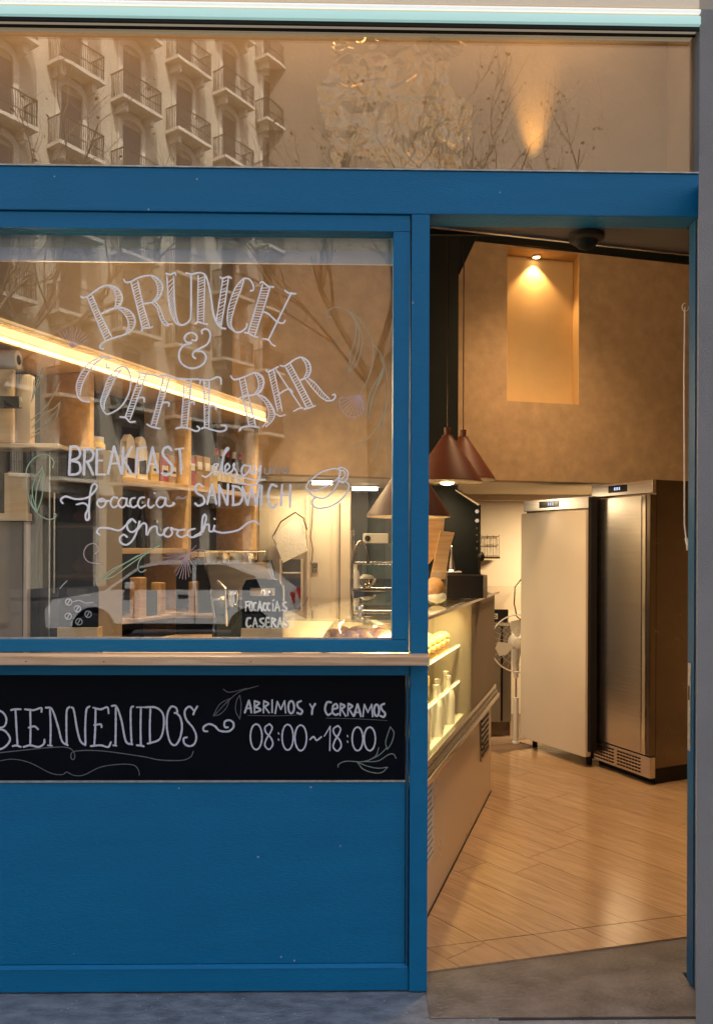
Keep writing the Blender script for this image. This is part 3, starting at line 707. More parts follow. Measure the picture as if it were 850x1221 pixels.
words([[(0, 370), (80, 300), (200, 240), (330, 170), (430, 125)], [(0, 385), (120, 290), (270, 195)], [(0, 372), (90, 350), (200, 270), (330, 180)], [(330, 300), (290, 318), (268, 282), (290, 220), (350, 170)]],
  (120, 630, 6.07), 1.0, 'painted_leaf', 'glass_paint_green', pane, 'long leaf spray below the script', YG)
words([[(600, 640), (625, 615), (600, 575), (552, 588), (530, 640), (560, 690), (650, 705)]], (0, 540, 5.31), 1.0, 'painted_flourish', 'glass_paint_pink', pane, None, YG)
words(shell((620, 195), [(455, 240), (462, 262), (530, 318), (548, 345), (570, 362), (592, 368), (615, 368), (640, 352), (655, 325), (725, 175), (715, 150), (690, 125), (655, 108), (560, 140), (500, 160), (470, 190), (450, 215), (690, 290), (720, 230)]),
  (120, 630, 6.07), .8, 'painted_flower', 'glass_paint_pink', pane, 'starburst flower', YG)

# ------------------------------------------------------------------ hours chalkboard
YC = D - .014
hb = thing('hours_chalkboard', 'long black chalkboard with welcome and opening hours under the pine ledge', 'chalkboard', (-.7, D, zc0))
brd = MB().box(XL, XS1 - .013, D - .0125, D + .02, zc0 + .001, zc1, .001).build('board', 'chalkboard', hb)
wb = [[(-45, 140), (-45, 365)], [(-60, 140), (0, 140), (30, 165), (38, 200), (20, 235), (-45, 245)], [(-45, 245), (15, 252), (45, 275), (60, 310), (40, 345), (0, 368), (-60, 365)],
  [(92, 130), (98, 240), (105, 350)], [(65, 135), (90, 130), (125, 130)], [(75, 350), (98, 346), (125, 355)],
  [(180, 130), (182, 240), (180, 345)], [(148, 130), (200, 135), (245, 122), (247, 147)], [(170, 240), (205, 232), (228, 250)], [(140, 355), (180, 345), (230, 355), (262, 335), (265, 310)],
  [(298, 130), (302, 240), (300, 345)], [(272, 120), (310, 130), (345, 230), (370, 320), (405, 345)], [(415, 115), (398, 140), (396, 240), (398, 340)], [(285, 345), (310, 348)],
  [(425, 118), (440, 135), (460, 250), (480, 320), (510, 345)], [(535, 112), (515, 135), (508, 240), (510, 342)],
  [(570, 125), (568, 240), (562, 345)], [(555, 120), (600, 130), (640, 118), (648, 155)], [(560, 225), (600, 220), (606, 238)], [(540, 350), (600, 345), (645, 355), (662, 325)],
  [(690, 120), (690, 240), (688, 345)], [(665, 110), (695, 115), (725, 200), (750, 320), (790, 340)], [(795, 112), (780, 130), (780, 240), (785, 340)], [(675, 345), (695, 348)],
  [(840, 120), (838, 240), (840, 350)], [(815, 118), (865, 118)], [(815, 345), (840, 346), (858, 352)],
  [(897, 125), (893, 230), (895, 335)], [(865, 118), (930, 120), (972, 160), (975, 240), (950, 310), (880, 335)],
  [(1040, 152), (1056, 150), (1050, 122), (1020, 115), (998, 160), (995, 240), (1012, 320), (1042, 345), (1070, 310), (1085, 240), (1075, 180), (1050, 150)],
  [(1177, 112), (1160, 140), (1152, 162)], [(1160, 142), (1130, 114), (1102, 140), (1110, 190), (1150, 240), (1170, 290), (1160, 335), (1130, 350), (1100, 335), (1095, 305), (1115, 297)],
  [(1238, 262), (1215, 258), (1215, 235), (1245, 218), (1280, 230), (1310, 258), (1360, 262), (1390, 240), (1390, 210), (1365, 195), (1340, 205), (1340, 235), (1360, 238)]]
words(wb, (0, 820, 5), 2.3, 'chalk_lettering', 'chalk_white', brd, 'BIENVENIDOS in tall chalk letters', YC)
words([[(-80, 398), (130, 375), (300, 358), (400, 358), (440, 385), (445, 420), (430, 430), (423, 405), (450, 380), (600, 378), (850, 412), (950, 432), (1080, 435), (1135, 415), (1153, 380)]], (0, 820, 5), 1.1, 'chalk_flourish', 'chalk_grey', brd, None, YC)
words([[(-80, 460), (0, 438), (80, 428), (180, 450), (300, 510), (370, 520), (398, 505), (440, 524), (500, 522), (600, 475), (720, 458), (800, 465), (828, 500), (830, 525)]], (0, 820, 5), .9, 'chalk_flourish', 'chalk_grey', brd, None, YC)
words([[(520, 170), (560, 100), (620, 65)], [(620, 65), (600, 120), (560, 160), (520, 170)], [(530, 165), (600, 90), (680, 25), (790, -10)], [(680, 190), (655, 140), (660, 80), (680, 45)], [(680, 45), (688, 110), (680, 190)], [(580, 10), (620, 28), (720, 5)]],
  (150, 820, 5), .9, 'chalk_leaf', 'chalk_grey', brd, None, YC)
el = lambda cx, cy, rx, ry: [(cx + rx * math.sin(.52 * q), cy - ry * math.cos(.52 * q)) for q in range(13)]
ab = [[(68, 62), (58, 92), (48, 122)], [(68, 62), (75, 92), (80, 122)], [(55, 102), (75, 100)], [(95, 65), (95, 122)], [(95, 65), (118, 75), (98, 92)], [(98, 92), (125, 108), (95, 122)],
  [(140, 65), (138, 122)], [(140, 65), (162, 78), (142, 95)], [(145, 95), (165, 122)], [(180, 60), (180, 120)], [(195, 125), (205, 68)], [(205, 68), (222, 105)], [(222, 105), (240, 65)], [(240, 65), (245, 122)],
  el(272, 95, 14, 30), [(320, 65), (302, 75), (305, 95), (325, 112), (318, 128), (300, 122)],
  [(362, 80), (375, 102)], [(388, 78), (375, 102), (372, 130)],
  [(465, 72), (445, 72), (435, 105), (448, 132), (465, 125)], [(475, 105), (495, 98), (490, 80), (475, 88), (471, 118), (485, 132), (500, 127)],
  [(510, 78), (508, 135)], [(510, 78), (530, 90), (512, 105)], [(515, 105), (535, 138)], [(547, 78), (545, 135)], [(547, 78), (567, 90), (549, 105)], [(552, 105), (572, 138)],
  [(592, 80), (583, 110), (576, 138)], [(592, 80), (601, 110), (608, 140)], [(580, 120), (602, 120)], [(618, 140), (625, 82)], [(625, 82), (642, 120)], [(642, 120), (660, 82)], [(660, 82), (665, 140)],
  el(684, 110, 12, 28), [(722, 78), (705, 88), (710, 108), (725, 125), (718, 142), (700, 136)]]
words(ab, (280, 820, 4.048), 2.4, 'chalk_lettering', 'chalk_white', brd, 'ABRIMOS Y CERRAMOS in small chalk capitals', YC)
nb8 = lambda dx, dy: [(167 + dx, 176 + dy), (146 + dx, 192 + dy), (150 + dx, 217 + dy), (175 + dx, 245 + dy), (183 + dx, 275 + dy), (165 + dx, 299 + dy), (145 + dx, 280 + dy), (152 + dx, 250 + dy), (172 + dx, 217 + dy), (180 + dx, 192 + dy), (167 + dx, 176 + dy)]
words([el(103, 238, 28, 62), nb8(0, 0), [(210, 219), (212, 225)], [(210, 249), (212, 255)], el(255, 240, 27, 62), el(318, 243, 28, 62), [(362, 252), (380, 238), (395, 255), (418, 238)],
  [(432, 235), (460, 188)], [(460, 188), (458, 305)], nb8(330, 8), [(543, 232), (545, 238)], [(543, 259), (545, 265)], el(592, 248, 26, 57), el(651, 248, 27, 57)], (280, 820, 4.048), 1.9, 'chalk_lettering', 'chalk_white', brd, '08:00~18:00 in tall chalk figures', YC)
words([[(62, 135), (200, 137), (300, 133)], [(440, 148), (600, 152), (735, 160)]], (280, 820, 4.048), .6, 'chalk_flourish', 'chalk_grey', brd, None, YC)
words([[(498, 385), (502, 370), (540, 356), (620, 358), (690, 330), (735, 290)], [(735, 300), (728, 260), (750, 190)], [(750, 190), (768, 220), (755, 270), (735, 300)], [(640, 355), (680, 330), (695, 290)],
  [(620, 358), (690, 355), (740, 325), (765, 322), (778, 342)], [(590, 360), (640, 380), (690, 390), (738, 385)], [(738, 385), (710, 410), (670, 412), (620, 395), (590, 360)]], (280, 820, 4.048), 1.1, 'chalk_leaf', 'chalk_leaf', brd, None, YC)

# ------------------------------------------------------------------ room shell
WS = .247
def wy(x): return 5.6 + WS * (x - .84)             # mezzanine wall front face
ZM0, ZM1, ZC = 2.025, 3.70, 3.92
zn1, zn0 = at(645, 296, wy(1.2)).z, at(645, 479, wy(1.2)).z
def on_wall(px):
    d = ray(px, 500); # intersect with Y = wy(X)
    t = (5.6 - WS * .84) / (d.y - WS * d.x); return d.x * t
ZM1 = zn1 + .012
nx0, nx1 = on_wall(604), on_wall(690)
b = MB()
def wallpiece(b, x0, x1, z0, z1, t=.16, dy=0):
    b.prism([(x0, wy(x0) + dy), (x1, wy(x1) + dy), (x1, wy(x1) + t), (x0, wy(x0) + t)], z0, z1)
wallpiece(b, -1.6, nx0, ZM0, ZM1); wallpiece(b, nx1, 3.4, ZM0, ZM1); wallpiece(b, nx0 + .0002, nx1 - .0002, ZM0, zn0); wallpiece(b, nx0 + .0002, nx1 - .0002, zn1, ZM1)
mw = b.build('mezzanine_wall', 'tan_plaster', kind='structure')
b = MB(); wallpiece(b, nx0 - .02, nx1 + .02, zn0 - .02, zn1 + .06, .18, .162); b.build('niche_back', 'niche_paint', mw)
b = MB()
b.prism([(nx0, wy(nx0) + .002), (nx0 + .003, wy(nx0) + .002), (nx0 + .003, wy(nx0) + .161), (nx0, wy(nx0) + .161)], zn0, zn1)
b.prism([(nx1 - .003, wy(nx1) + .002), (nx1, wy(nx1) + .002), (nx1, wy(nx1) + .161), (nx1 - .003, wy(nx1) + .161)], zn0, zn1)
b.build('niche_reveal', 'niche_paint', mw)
b = MB(); wallpiece(b, -1.6, 3.4, ZM1 + .001, ZC, .16, -.03); b.build('black_beam', 'black_paint', mw)
p1, p2 = at(568, 285, wy(.8) - .02), at(548, 326, wy(.7) - .02)
b = MB(); b.prism_y([(p2.x - .03, p2.z), (p2.x, p2.z), (p1.x, ZM1 + .01), (p2.x - .03, ZM1 + .01)], wy(.72) - .05, wy(.72) - .012); b.build('corner_gusset', 'black_paint', mw)
c0, c1 = at(500, 500, 5.2).x, at(548, 500, 5.2).x
MB().box(c0, c1 - .01, 5.2, 5.44, 0, ZC).build('black_column', 'black_paint', kind='structure')
MB().box(-3.6, 3.7, D + .081, 7.8, ZC, ZC + .1).build('ceiling', 'black_paint', kind='structure')
# inner face of front wall above door and window
MB().box(XL, 3.6, D + .285, D + .298, ZB0 + .055, ZC).build('front_wall_inside', 'black_paint', kind='structure')
MB().prism([(1.36, D + .30), (3.6, D + .51), (3.6, thy(3.6) + .02), (1.36, thy(1.36))], -.0, ZC).build('front_wall_return', 'black_paint', kind='structure')
MB().box(3.5, 3.6, 3.3, 7.8, 0, ZC).build('right_wall', 'tan_plaster', kind='structure')
MB().box(-3.4, 3.5, 7.4, 7.5, 0, 2.2).build('kitchen_wall', 'cream_wall', kind='structure')
MB().prism([(-3.2, wy(-3.2) + .161), (3.49, wy(3.49) + .161), (3.49, 7.4), (-3.2, 7.4)], ZM0 + .01, ZM0 + .06).build('kitchen_ceiling', 'cream_wall', kind='structure')
# slanting left wall behind the shelving; local x along the shelf, y into the wall
SO = Vector((-1.37, 3.06)); SA = math.atan2(.922, .387)
su = Vector((math.cos(SA), math.sin(SA))); sn = Vector((-su.y, su.x))
def sw_(s_, t_): p = SO + su * s_ + sn * t_; return (p.x, p.y)
MB().prism([sw_(-.35, .31), sw_(2.35, .31), sw_(2.35, .41), sw_(-.35, .41)], 0, ZC).build('left_wall', 'taupe_plaster', kind='structure')
MB().prism([(XL - .02, D + .076), (XL + .0, D + .076), sw_(-.34, .31), (sw_(-.34, .31)[0] - .06, sw_(-.34, .31)[1])], 0, ZC).build('left_return_wall', 'taupe_plaster', kind='structure')
MB().box(-3.4, -1.3, 5.6, 5.7, 0, ZC).build('left_end_wall', 'taupe_plaster', kind='structure') if False else None
# partition in kitchen, seen through the window
pw = MB().box(at(309, 650, 6.0).x, at(418, 650, 6.0).x, 6.0, 6.1, 0, ZM0); part = pw.build('kitchen_partition', 'cream_wall', kind='structure')
def ppix(px0, py0, px1, py1, Y, t, name, m, parent, bev=0, **kw):
    a, c = at(px0, py1, Y), at(px1, py0, Y)
    o = MB().box(a.x, c.x, Y - t, Y, a.z, c.z, bev).build(name, m, parent); return o
ppix(395, 598, 402, 762, 5.999, .02, 'door_casing', 'cream_gloss', part, .002)
ppix(404, 600, 405.5, 762, 5.999, .004, 'door_gap', 'black_plastic', part)
ppix(406.5, 598, 417.5, 735, 5.999, .035, 'door_casing', 'cream_gloss', part, .002)
# ------------------------------------------------------------------ niche spotlight, CCTV, pull cord
nxm = on_wall(643)
nl = thing('niche_spotlight', 'small round recessed spotlight lit in the top of the wall niche', 'spotlight', (nxm, wy(nxm) + .06, zn1 - .012))
MB().lathe([(.035, zn1 - .003), (.035, zn1 - .012), (.026, zn1 - .012)], (nxm, wy(nxm) + .115), 16).build('ring', 'white_plastic', nl)
MB().lathe([(.024, zn1 - .006), (.024, zn1 - .0125)], (nxm, wy(nxm) + .115), 16).build('lens', 'bulb', nl)
lamp('niche_beam', 'SPOT', (nxm, wy(nxm) + .115, zn1 - .016), 24, (1, .56, .22), nl, .02, (nxm + .01, wy(nxm) + .125, zn0), 100, .5)
p = at(697, 262, D + .16)
cc = thing('security_camera', 'black dome camera under the door soffit', 'camera', (p.x, D + .17, ZB0 - .06))
MB().lathe([(.064, ZB0 + .001), (.064, ZB0 - .016), (.052, ZB0 - .024)], (p.x, D + .14), 24).build('base', 'black_plastic', cc, True)
MB().lathe([(.044, ZB0 - .02), (.042, ZB0 - .032), (.030, ZB0 - .045), (.014, ZB0 - .052), (.001, ZB0 - .054)], (p.x, D + .14), 20).build('dome', 'black_paint', cc, True)
pc = thing('pull_cord', 'white curtain pull cord hanging beside the right door jamb', 'cord', tuple(at(817, 655, 3.05)))
MB().tube([at(816.5, 366, 3.05), at(815.5, 450, 3.05), at(816, 560, 3.05), at(816, 625, 3.05), at(818, 642, 3.05)], .0032, 8).build('cord', 'white_plastic', pc, True)
b = MB(); q = [at(817 - 4 * math.sin(a_ * .7), 366 - 5 * math.cos(a_ * .7) , 3.05) for a_ in range(0, 8)]; b.tube(q, .002, 6); b.build('loop', 'white_plastic', pc, True)
MB().tube([at(818, 642, 3.05), at(820, 650, 3.04), at(819, 656, 3.05)], [.006, .007, .003], 8).build('toggle', 'white_plastic', pc, True)
# ceiling spots of the room, unseen; the wall and shelving ones are added fill
def ceil_spot(x, y, tgt, e, lab, ang=80):
    t = thing('ceiling_spotlight', lab, 'spotlight', (x, y, ZC - .12), group='ceiling spotlights of the front room')
    MB().tube([(x, y, ZC), (x, y, ZC - .05)], .01).build('stem', 'black_plastic', t)
    d = (Vector(tgt) - Vector((x, y, ZC - .1))).normalized(); c = Vector((x, y, ZC - .1))
    MB().tube([c - d * .05, c + d * .05], .035, 16).build('can', 'black_plastic', t, True)
    MB().tube([c + d * .0505, c + d * .052], .03, 16).build('lens', 'bulb', t)
    lamp('spot_beam', 'SPOT', tuple(c + d * .06), e, (1, .61, .30), t, .2, tgt, ang, 1.0)
ceil_spot(1.45, 4.1, (1.0, 4.1, 0), 170, 'black ceiling spotlight nearest the door', 80)
ceil_spot(1.2, 4.9, (1.45, 5.3, .6), 130, 'black ceiling spotlight in front of the fridges', 100)
ceil_spot(1.6, 3.7, (1.5, 6.0, 2.95), 48, 'added black ceiling spotlight filling the wall with the niche', 125)
ceil_spot(-.3, 3.9, (-.3, 5.5, 2.3), 26, 'added black ceiling spotlight filling the wall behind the bar', 95)
ceil_spot(-.2, 3.5, (-1.15, 4.4, 2.1), 85, 'added black ceiling spotlight filling the bar shelving side', 88)

# ------------------------------------------------------------------ pendants
def pendant(px, pyr, Y, label, e):
    c = at(px, pyr, Y); r, h = .19, .275
    t = thing('pendant_lamp', label, 'lamp', (c.x, Y, c.z), group='copper cone pendants over the counter')
    MB().lathe([(r, c.z), (r * .98, c.z + .012), (.045, c.z + h - .05), (.03, c.z + h - .03), (.028, c.z + h - .02)], (c.x, Y), 40).build('shade', 'copper_enamel', t, True)
    MB().lathe([(r - .002, c.z - .003), (r - .002, c.z - .0005), (.04, c.z - .0008), (.04, c.z - .003)], (c.x, Y), 40, closed=True).build('diffuser_ring', 'shade_inner', t)
    MB().tube([(c.x, Y, c.z + h - .02), (c.x, Y, c.z + h + .02)], .018, 12).build('cap', 'copper_enamel', t, True)
    MB().tube([(c.x, Y, c.z + h + .02), (c.x, Y, ZC)], .003, 6).build('cord', 'stainless_dark', t)
    MB().blob((c.x, Y, c.z - .004), (.038, .038, .012), 2).build('bulb', 'bulb', t, True)
    lamp('pendant_light', 'SPOT', (c.x, Y, c.z - .03), e, (1, .68, .36), t, .16, (c.x, Y, 0), 150, .6)
pendant(487, 616, 3.6, 'largest and lowest copper cone pendant, half behind the blue door post', 13)
pendant(533, 575, 4.3, 'copper cone pendant second from the door post', 13)
pendant(552, 572, 4.7, 'farthest copper cone pendant, partly hidden by the others', 13)

# ------------------------------------------------------------------ display case
CN = gp(514, 1097); CF = gp(589, 945)
dv = (CF - CN).normalized(); CA = math.atan2(dv.y, dv.x)
s0 = (D + .16 - CN.y) / dv.y
base = CN + dv * s0; CL = (CF - base).length
ca = thing('display_case', 'glass fronted food display case with lit shelves beside the doorway', 'display case', (base.x, base.y, 0), CA, world=False)
W_ = .62      # local: x along the front, y to the left (staff side)
zr = .66; zt = 1.265; xg = CL * .605
MB().box(0, CL, .02, W_, .0, zr - .05, .003).build('lower_body', 'cream_gloss', ca)
MB().box(0, CL + .01, -.03, .015, zr - .055, zr - .03, .003).build('rail', 'stainless', ca)
MB().box(0, CL + .01, -.018, .015, zr - .028, zr - .008, .003).build('rail', 'stainless_dark', ca)
MB().box(0, CL + .01, -.008, .02, zr - .006, zr + .022, .003).build('rail', 'stainless', ca)
MB().box(0, CL, .021, W_ - .001, zr - .049, zr, .002).build('deck', 'white_plastic', ca)
MB().box(.0, xg, .002, .008, zr + .023, zt - .012).build('front_glass', 'case_glass', ca)
MB().box(xg + .001, CL, .001, W_ - .01, zr + .001, zt - .012, .002).build('end_panel', 'taupe_plaster', ca)
MB().box(-.01, CL + .05, -.02, W_, zt - .011, zt, .002).build('glass_top', 'clear_glass', ca)
MB().box(-.01, CL + .05, -.022, -.012, zt - .012, zt + .001, .001).build('top_edge', 'stainless', ca)
MB().box(0, xg, W_ - .02, W_ - .01, zr + .001, zt - .012).build('rear_panel', 'white_enamel', ca)
for zz_ in (.84, 1.03):
    MB().box(.02, xg - .01, .06, W_ - .03, zz_, zz_ + .008).build('glass_shelf', 'clear_glass', ca)
    l_ = MB().box(.02, xg - .01, .06, .075, zz_ - .012, zz_ - .001).build('light_strip', 'led_case', ca)
l_ = MB().box(.02, xg - .01, .03, .05, zt - .026, zt - .013).build('light_strip', 'led_case', ca)
la = lamp('case_light', 'AREA', (0, 0, 0), 11, (1, .76, .34), ca, 1.2, sy=.05); la.location = (xg / 2, .035, zt - .035); la.rotation_euler = (R(38), 0, 0); la.data.spread = R(120)
# vent and price grille on the body
vg = MB().box(CL * .80, CL * .93, .012, .0195, .30, .56, .002).build('vent_grille', 'stainless_dark', ca)
for q in range(7):
    MB().box(CL * .81, CL * .92, .0085, .0118, .325 + q * .033, .337 + q * .033).build('vent_slat', 'black_plastic', ca)
MB().box(.33, .48, .0165, .0195, .22, .57, .001).build('spec_sticker', 'paper_white', ca)
b = MB()
for q in range(12): b.box(.34 + random.uniform(0, .02), .47 - random.uniform(0, .05), .0152, .0163, .24 + q * .027, .246 + q * .027)
b.build('spec_print', 'glass_paint_blue', ca)
MB().box(.0, CL, .016, .0195, .001, .010).build('floor_gap', 'black_plastic', ca)
CM = Matrix.Translation((base.x, base.y, 0)) @ Matrix.Rotation(CA, 4, 'Z')
def cw(x, y, z=0): return CM @ Vector((x, y, z))
# goods in the case
def bottle(x, y, z, h, r, m, cap, lab, cat='bottle', group=None, world=None):
    p_ = world if world else cw(x, y, z)
    t = thing('bottle', lab, cat, tuple(p_), group=group); cx_, cy_, z_ = p_
    MB().lathe([(r, z_), (r, z_ + h * .55), (r * .8, z_ + h * .68), (r * .38, z_ + h * .78), (r * .36, z_ + h * .93)], (cx_, cy_), 14).build('body', m, t, True)
    MB().lathe([(r * .42, z_ + h * .93), (r * .42, z_ + h)], (cx_, cy_), 12).build('cap', cap, t, True)
    return t
gi = 0
for (x, y, lv, nm) in [(CL * .22, .14, zr, 'b'), (CL * .29, .20, zr, 'b'), (CL * .36, .15, zr, 'b'), (CL * .43, .2, zr, 'b'), (CL * .49, .15, zr, 'b'), (CL * .55, .22, zr, 'b')]:
    gi += 1
    bottle(x, .5 * y, lv, .24, .036, 'white_plastic', 'paper_white', 'milky drink bottle on the display case floor, ' + ['nearest the street', 'second from the street', 'third from the street', 'fourth from the street', 'fifth from the street', 'farthest from the street'][gi - 1], group='milky bottles in the display case')
for i, x in enumerate((.2, .28, .36, .44, .52)):
    p_ = cw(CL * x, .22, 1.039)
    t = thing('pastry_tray', ['round golden loaf on the top case shelf nearest the glass end', 'second golden loaf on the top case shelf', 'middle golden loaf on the top case shelf', 'fourth golden loaf on the top case shelf', 'farthest golden loaf on the top case shelf'][i], 'pastry', tuple(p_))
    MB().lathe([(.055, p_.z), (.07, p_.z + .012), (.066, p_.z + .012), (.05, p_.z + .004)], (p_.x, p_.y), 18).build('tray', 'paper_white', t)
    MB().blob((p_.x, p_.y, p_.z + .035), (.055, .05, .035), 2, .06).build('loaf', 'yellow_food', t, True)
for i, x in enumerate((.24, .36, .48)):
    p_ = cw(CL * x, .25, .849)
    o = MB().box(p_.x - .08, p_.x + .08, p_.y - .07, p_.y + .07, p_.z, p_.z + .05, .01).build('cake_slab', 'yellow_food')
    tag(o, ['pale cake slab on middle case shelf nearest the street', 'pale cake slab in the centre of the middle case shelf', 'pale cake slab on middle case shelf farthest from the street'][i], 'cake')
for i in range(14):
    p_ = cw(CL * (.17 + .031 * i), .17 + .07 * (i % 3), zr)
    t = thing('pudding_cup', 'small lidded pudding cup on the case floor, place %s from the street' % ['first', 'second', 'third', 'fourth', 'fifth', 'sixth', 'seventh', 'eighth', 'ninth', 'tenth', 'eleventh', 'twelfth', 'thirteenth', 'fourteenth'][i], 'cup', tuple(p_), group='pudding cups in the display case')
    MB().lathe([(.024, p_.z + .001), (.031, p_.z + .06)], (p_.x, p_.y), 14).build('cup', 'yellow_food' if i % 2 else 'white_plastic', t, True)
    MB().lathe([(.033, p_.z + .061), (.033, p_.z + .066), (.012, p_.z + .072)], (p_.x, p_.y), 14).build('lid', 'paper_white', t, True)
for i in range(8):
    p_ = cw(CL * (.18 + .052 * i), .13, 1.039)
    t = thing('sandwich_roll', 'small filled roll at the front of the top case shelf, place %s from the street' % ['first', 'second', 'third', 'fourth', 'fifth', 'sixth', 'seventh', 'eighth'][i], 'sandwich', tuple(p_), group='filled rolls in the display case')
    MB().blob((p_.x, p_.y, p_.z + .045), (.042, .036, .024), 2, .06).build('bun_top', 'bread', t, True)
    MB().lathe([(.036, p_.z + .014), (.04, p_.z + .022), (.036, p_.z + .03)], (p_.x, p_.y), 14).build('filling', 'yellow_food', t, True)
    MB().lathe([(.034, p_.z + .001), (.038, p_.z + .013)], (p_.x, p_.y), 14).build('bun_base', 'bread', t, True)
# on top of the case: bin with bread, boards, oven
p_ = at(518, 712, 3.85); z0 = zt
t = thing('bread_bin', 'clear bin with a bread roll on the case top beside the door post', 'bin', (p_.x, 3.85, z0))
MB().lathe([(.055, z0), (.065, z0 + .16), (.062, z0 + .16), (.053, z0 + .004)], (p_.x, 3.85), 24).build('bin', 'clear_glass', t, True)
MB().blob((p_.x, 3.85, z0 + .08), (.05, .05, .05), 2, .05).build('roll', 'bread', t, True)
MB().blob((p_.x + .01, 3.85, z0 + .035), (.048, .048, .03), 2, .05).build('paper', 'paper_white', t, True)
def wboard(pts, Y, t, lab):
    P = [at(a_, b_, Y) for a_, b_ in pts]
    o = MB().prism_y([(q.x, q.z) for q in P], Y, Y + t).build('bread_peel', 'board_wood'); tag(o, lab, 'cutting board')
wboard([(506, 610), (531, 610), (528, 640), (518, 665), (510, 674), (500, 674)], 4.10, .02, 'tall wooden board leaning behind the door post')
wboard([(525, 633), (542, 635), (536, 656), (531, 690), (512, 695)], 4.0, .02, 'shorter wooden board leaning in front of the black oven')
ov = thing('black_oven', 'black countertop oven with chrome knobs at the far end of the case', 'oven', (.58, 4.5, zt))
a, c = at(500, 685, 4.4), at(570, 592, 4.4)
OM = Matrix.Rotation(R(-20), 4, 'Z')
MB().prism_y([(a.x, a.z), (c.x, a.z), (c.x, at(570, 601, 4.4).z), (at(546, 584, 4.4).x, at(546, 584, 4.4).z), (a.x, at(500, 584, 4.4).z)], 4.4, 4.72).build('body', 'black_paint', ov)
e0, e1 = at(543, 585, 4.39), at(571, 601, 4.39)
MB().prism_y([(e0.x, e0.z), (e1.x, e1.z - .012), (e1.x, e1.z), (e0.x, e0.z + .006)], 4.385, 4.6).build('top_flap', 'white_enamel', ov)
MB().box(c.x + .001, c.x + .012, 4.38, 4.7, a.z, at(570, 602, 4.4).z, .002).build('side_frame', 'black_plastic', ov)
for py in (610, 621):
    q = at(568, py, 4.38); MB().lathe([(.011, 4.36), (.011, 4.379)], (q.x, q.z), 14, 'y').build('knob', 'chrome', ov, True)
q = at(573, 664, 4.37); MB().blob((q.x + .005, 4.40, q.z), (.022, .03, .03), 2).build('handle', 'black_plastic', ov, True)
for i_ in range(4):
    q = at(568.5, 630 + i_ * 8, 4.378); MB().box(q.x - .004, q.x + .004, 4.374, 4.379, q.z - .006, q.z + .006).build('indicator', 'stainless_dark', ov)
a, c = at(533, 707, 4.3), at(576, 686, 4.3)
t = thing('black_box', 'low black box with pale side under the oven', 'box', (.6, 4.3, zt))
MB().box(a.x, c.x, 4.3, 4.39, zt + .001, c.z, .003).build('drawer', 'black_plastic', t)
MB().box(c.x + .001, at(581, 690, 4.3).x, 4.3, 4.75, zt + .001, c.z + .003, .002).build('side', 'taupe_plaster', t)
MB().box(a.x, c.x, 4.391, 4.75, zt + .001, at(533, 685.6, 4.3).z, .002).build('housing', 'black_plastic', t)
q = at(538, 680, 4.2)
t = thing('glass_funnel', 'small glass and steel pourer in front of the oven', 'pourer', (q.x, 4.2, q.z))
MB().lathe([(.03, q.z - .004), (.022, q.z + .002), (.012, q.z + .05), (.005, q.z + .09), (.007, q.z + .125), (.003, q.z + .13)], (q.x, 4.2), 16).build('body', 'chrome', t, True)
MB().lathe([(.055, q.z - .012), (.055, q.z - .005)], (q.x, 4.2), 20).build('saucer', 'white_plastic', t)

# ------------------------------------------------------------------ fridges
def fridge(A, B, H, depth, lab, door_m, shin):
    A = Vector((A[0], A[1])); B = Vector((B[0], B[1])); d = (B - A); L_ = d.length; ang = math.atan2(d.y, d.x)
    t = thing('upright_fridge', lab, 'fridge', (A.x, A.y, 0), ang, world=False, group='tall kitchen fridges')
    side = 'stainless_dark'
    MB().box(0, L_, .03, depth, .11, H, .004).build('cabinet', side, t)
    hz = H - .085
    MB().box(.0, L_, 0, .029, hz, H, .003).build('header', 'stainless', t)
    MB().box(L_ * (.30 if shin else .26), L_ * (.60 if shin else .56), -.004, -.0005, hz + .022, hz + .07, .001).build('display', 'screen_black', t)
    b = MB(); x0 = L_ * .40
    for q in range(3): b.box(x0 + q * .022, x0 + .013 + q * .022, -.0055, -.0042, hz + .036, hz + .056)
    b.build('display_digits', 'digit_blue', t)
    return t, L_, hz
rA, rB = gp(704, 911), gp(777, 938)
t, L_, hz = fridge((rA.x, rA.y), (rB.x, rB.y), 1.99, .68, 'tall stainless steel fridge nearest the right door jamb', 'stainless', True)
MB().box(.025, L_ - .075, -.022, .029, .195, hz - .012, .006).build('door', 'stainless', t)
MB().box(L_ - .073, L_ - .035, -.024, .029, .195, hz - .012, .006).build('handle_strip', 'chrome', t)
MB().box(L_ - .033, L_, -.02, .029, .195, hz - .012, .003).build('side_strip', 'stainless_dark', t)
MB().box(0, .022, -.012, .029, .195, hz - .012, .003).build('hinge_strip', 'black_plastic', t)
MB().box(0, L_, -.015, .029, .05, .185, .003).build('base_grille', 'stainless', t)
b = MB()
for r_ in range(5):
    for q in range(17):
        if q == 8: continue
        b.box(.04 + q * .028, .058 + q * .028, -.0185, -.0155, .068 + r_ * .022, .078 + r_ * .022)
b.build('grille_slots', 'black_plastic', t, kind='stuff')
MB().box(.03, L_ - .02, .05, .64, .0, .108).build('base', 'black_plastic', t)
lA, lB = (at(624, 700, 6.17)), (at(702, 700, 5.56))
t, L_, hz = fridge((lA.x, lA.y), (lB.x, lB.y), 1.91, .62, 'cream white tall fridge standing left of the steel one', 'white_enamel', False)
MB().box(.0, L_ - .0, -.03, .029, .075, hz - .014, .018).build('door', 'white_enamel', t, True)
MB().box(L_ + .001, L_ + .03, -.01, .05, .115, 1.90, .003).build('side_strip', 'black_plastic', t)
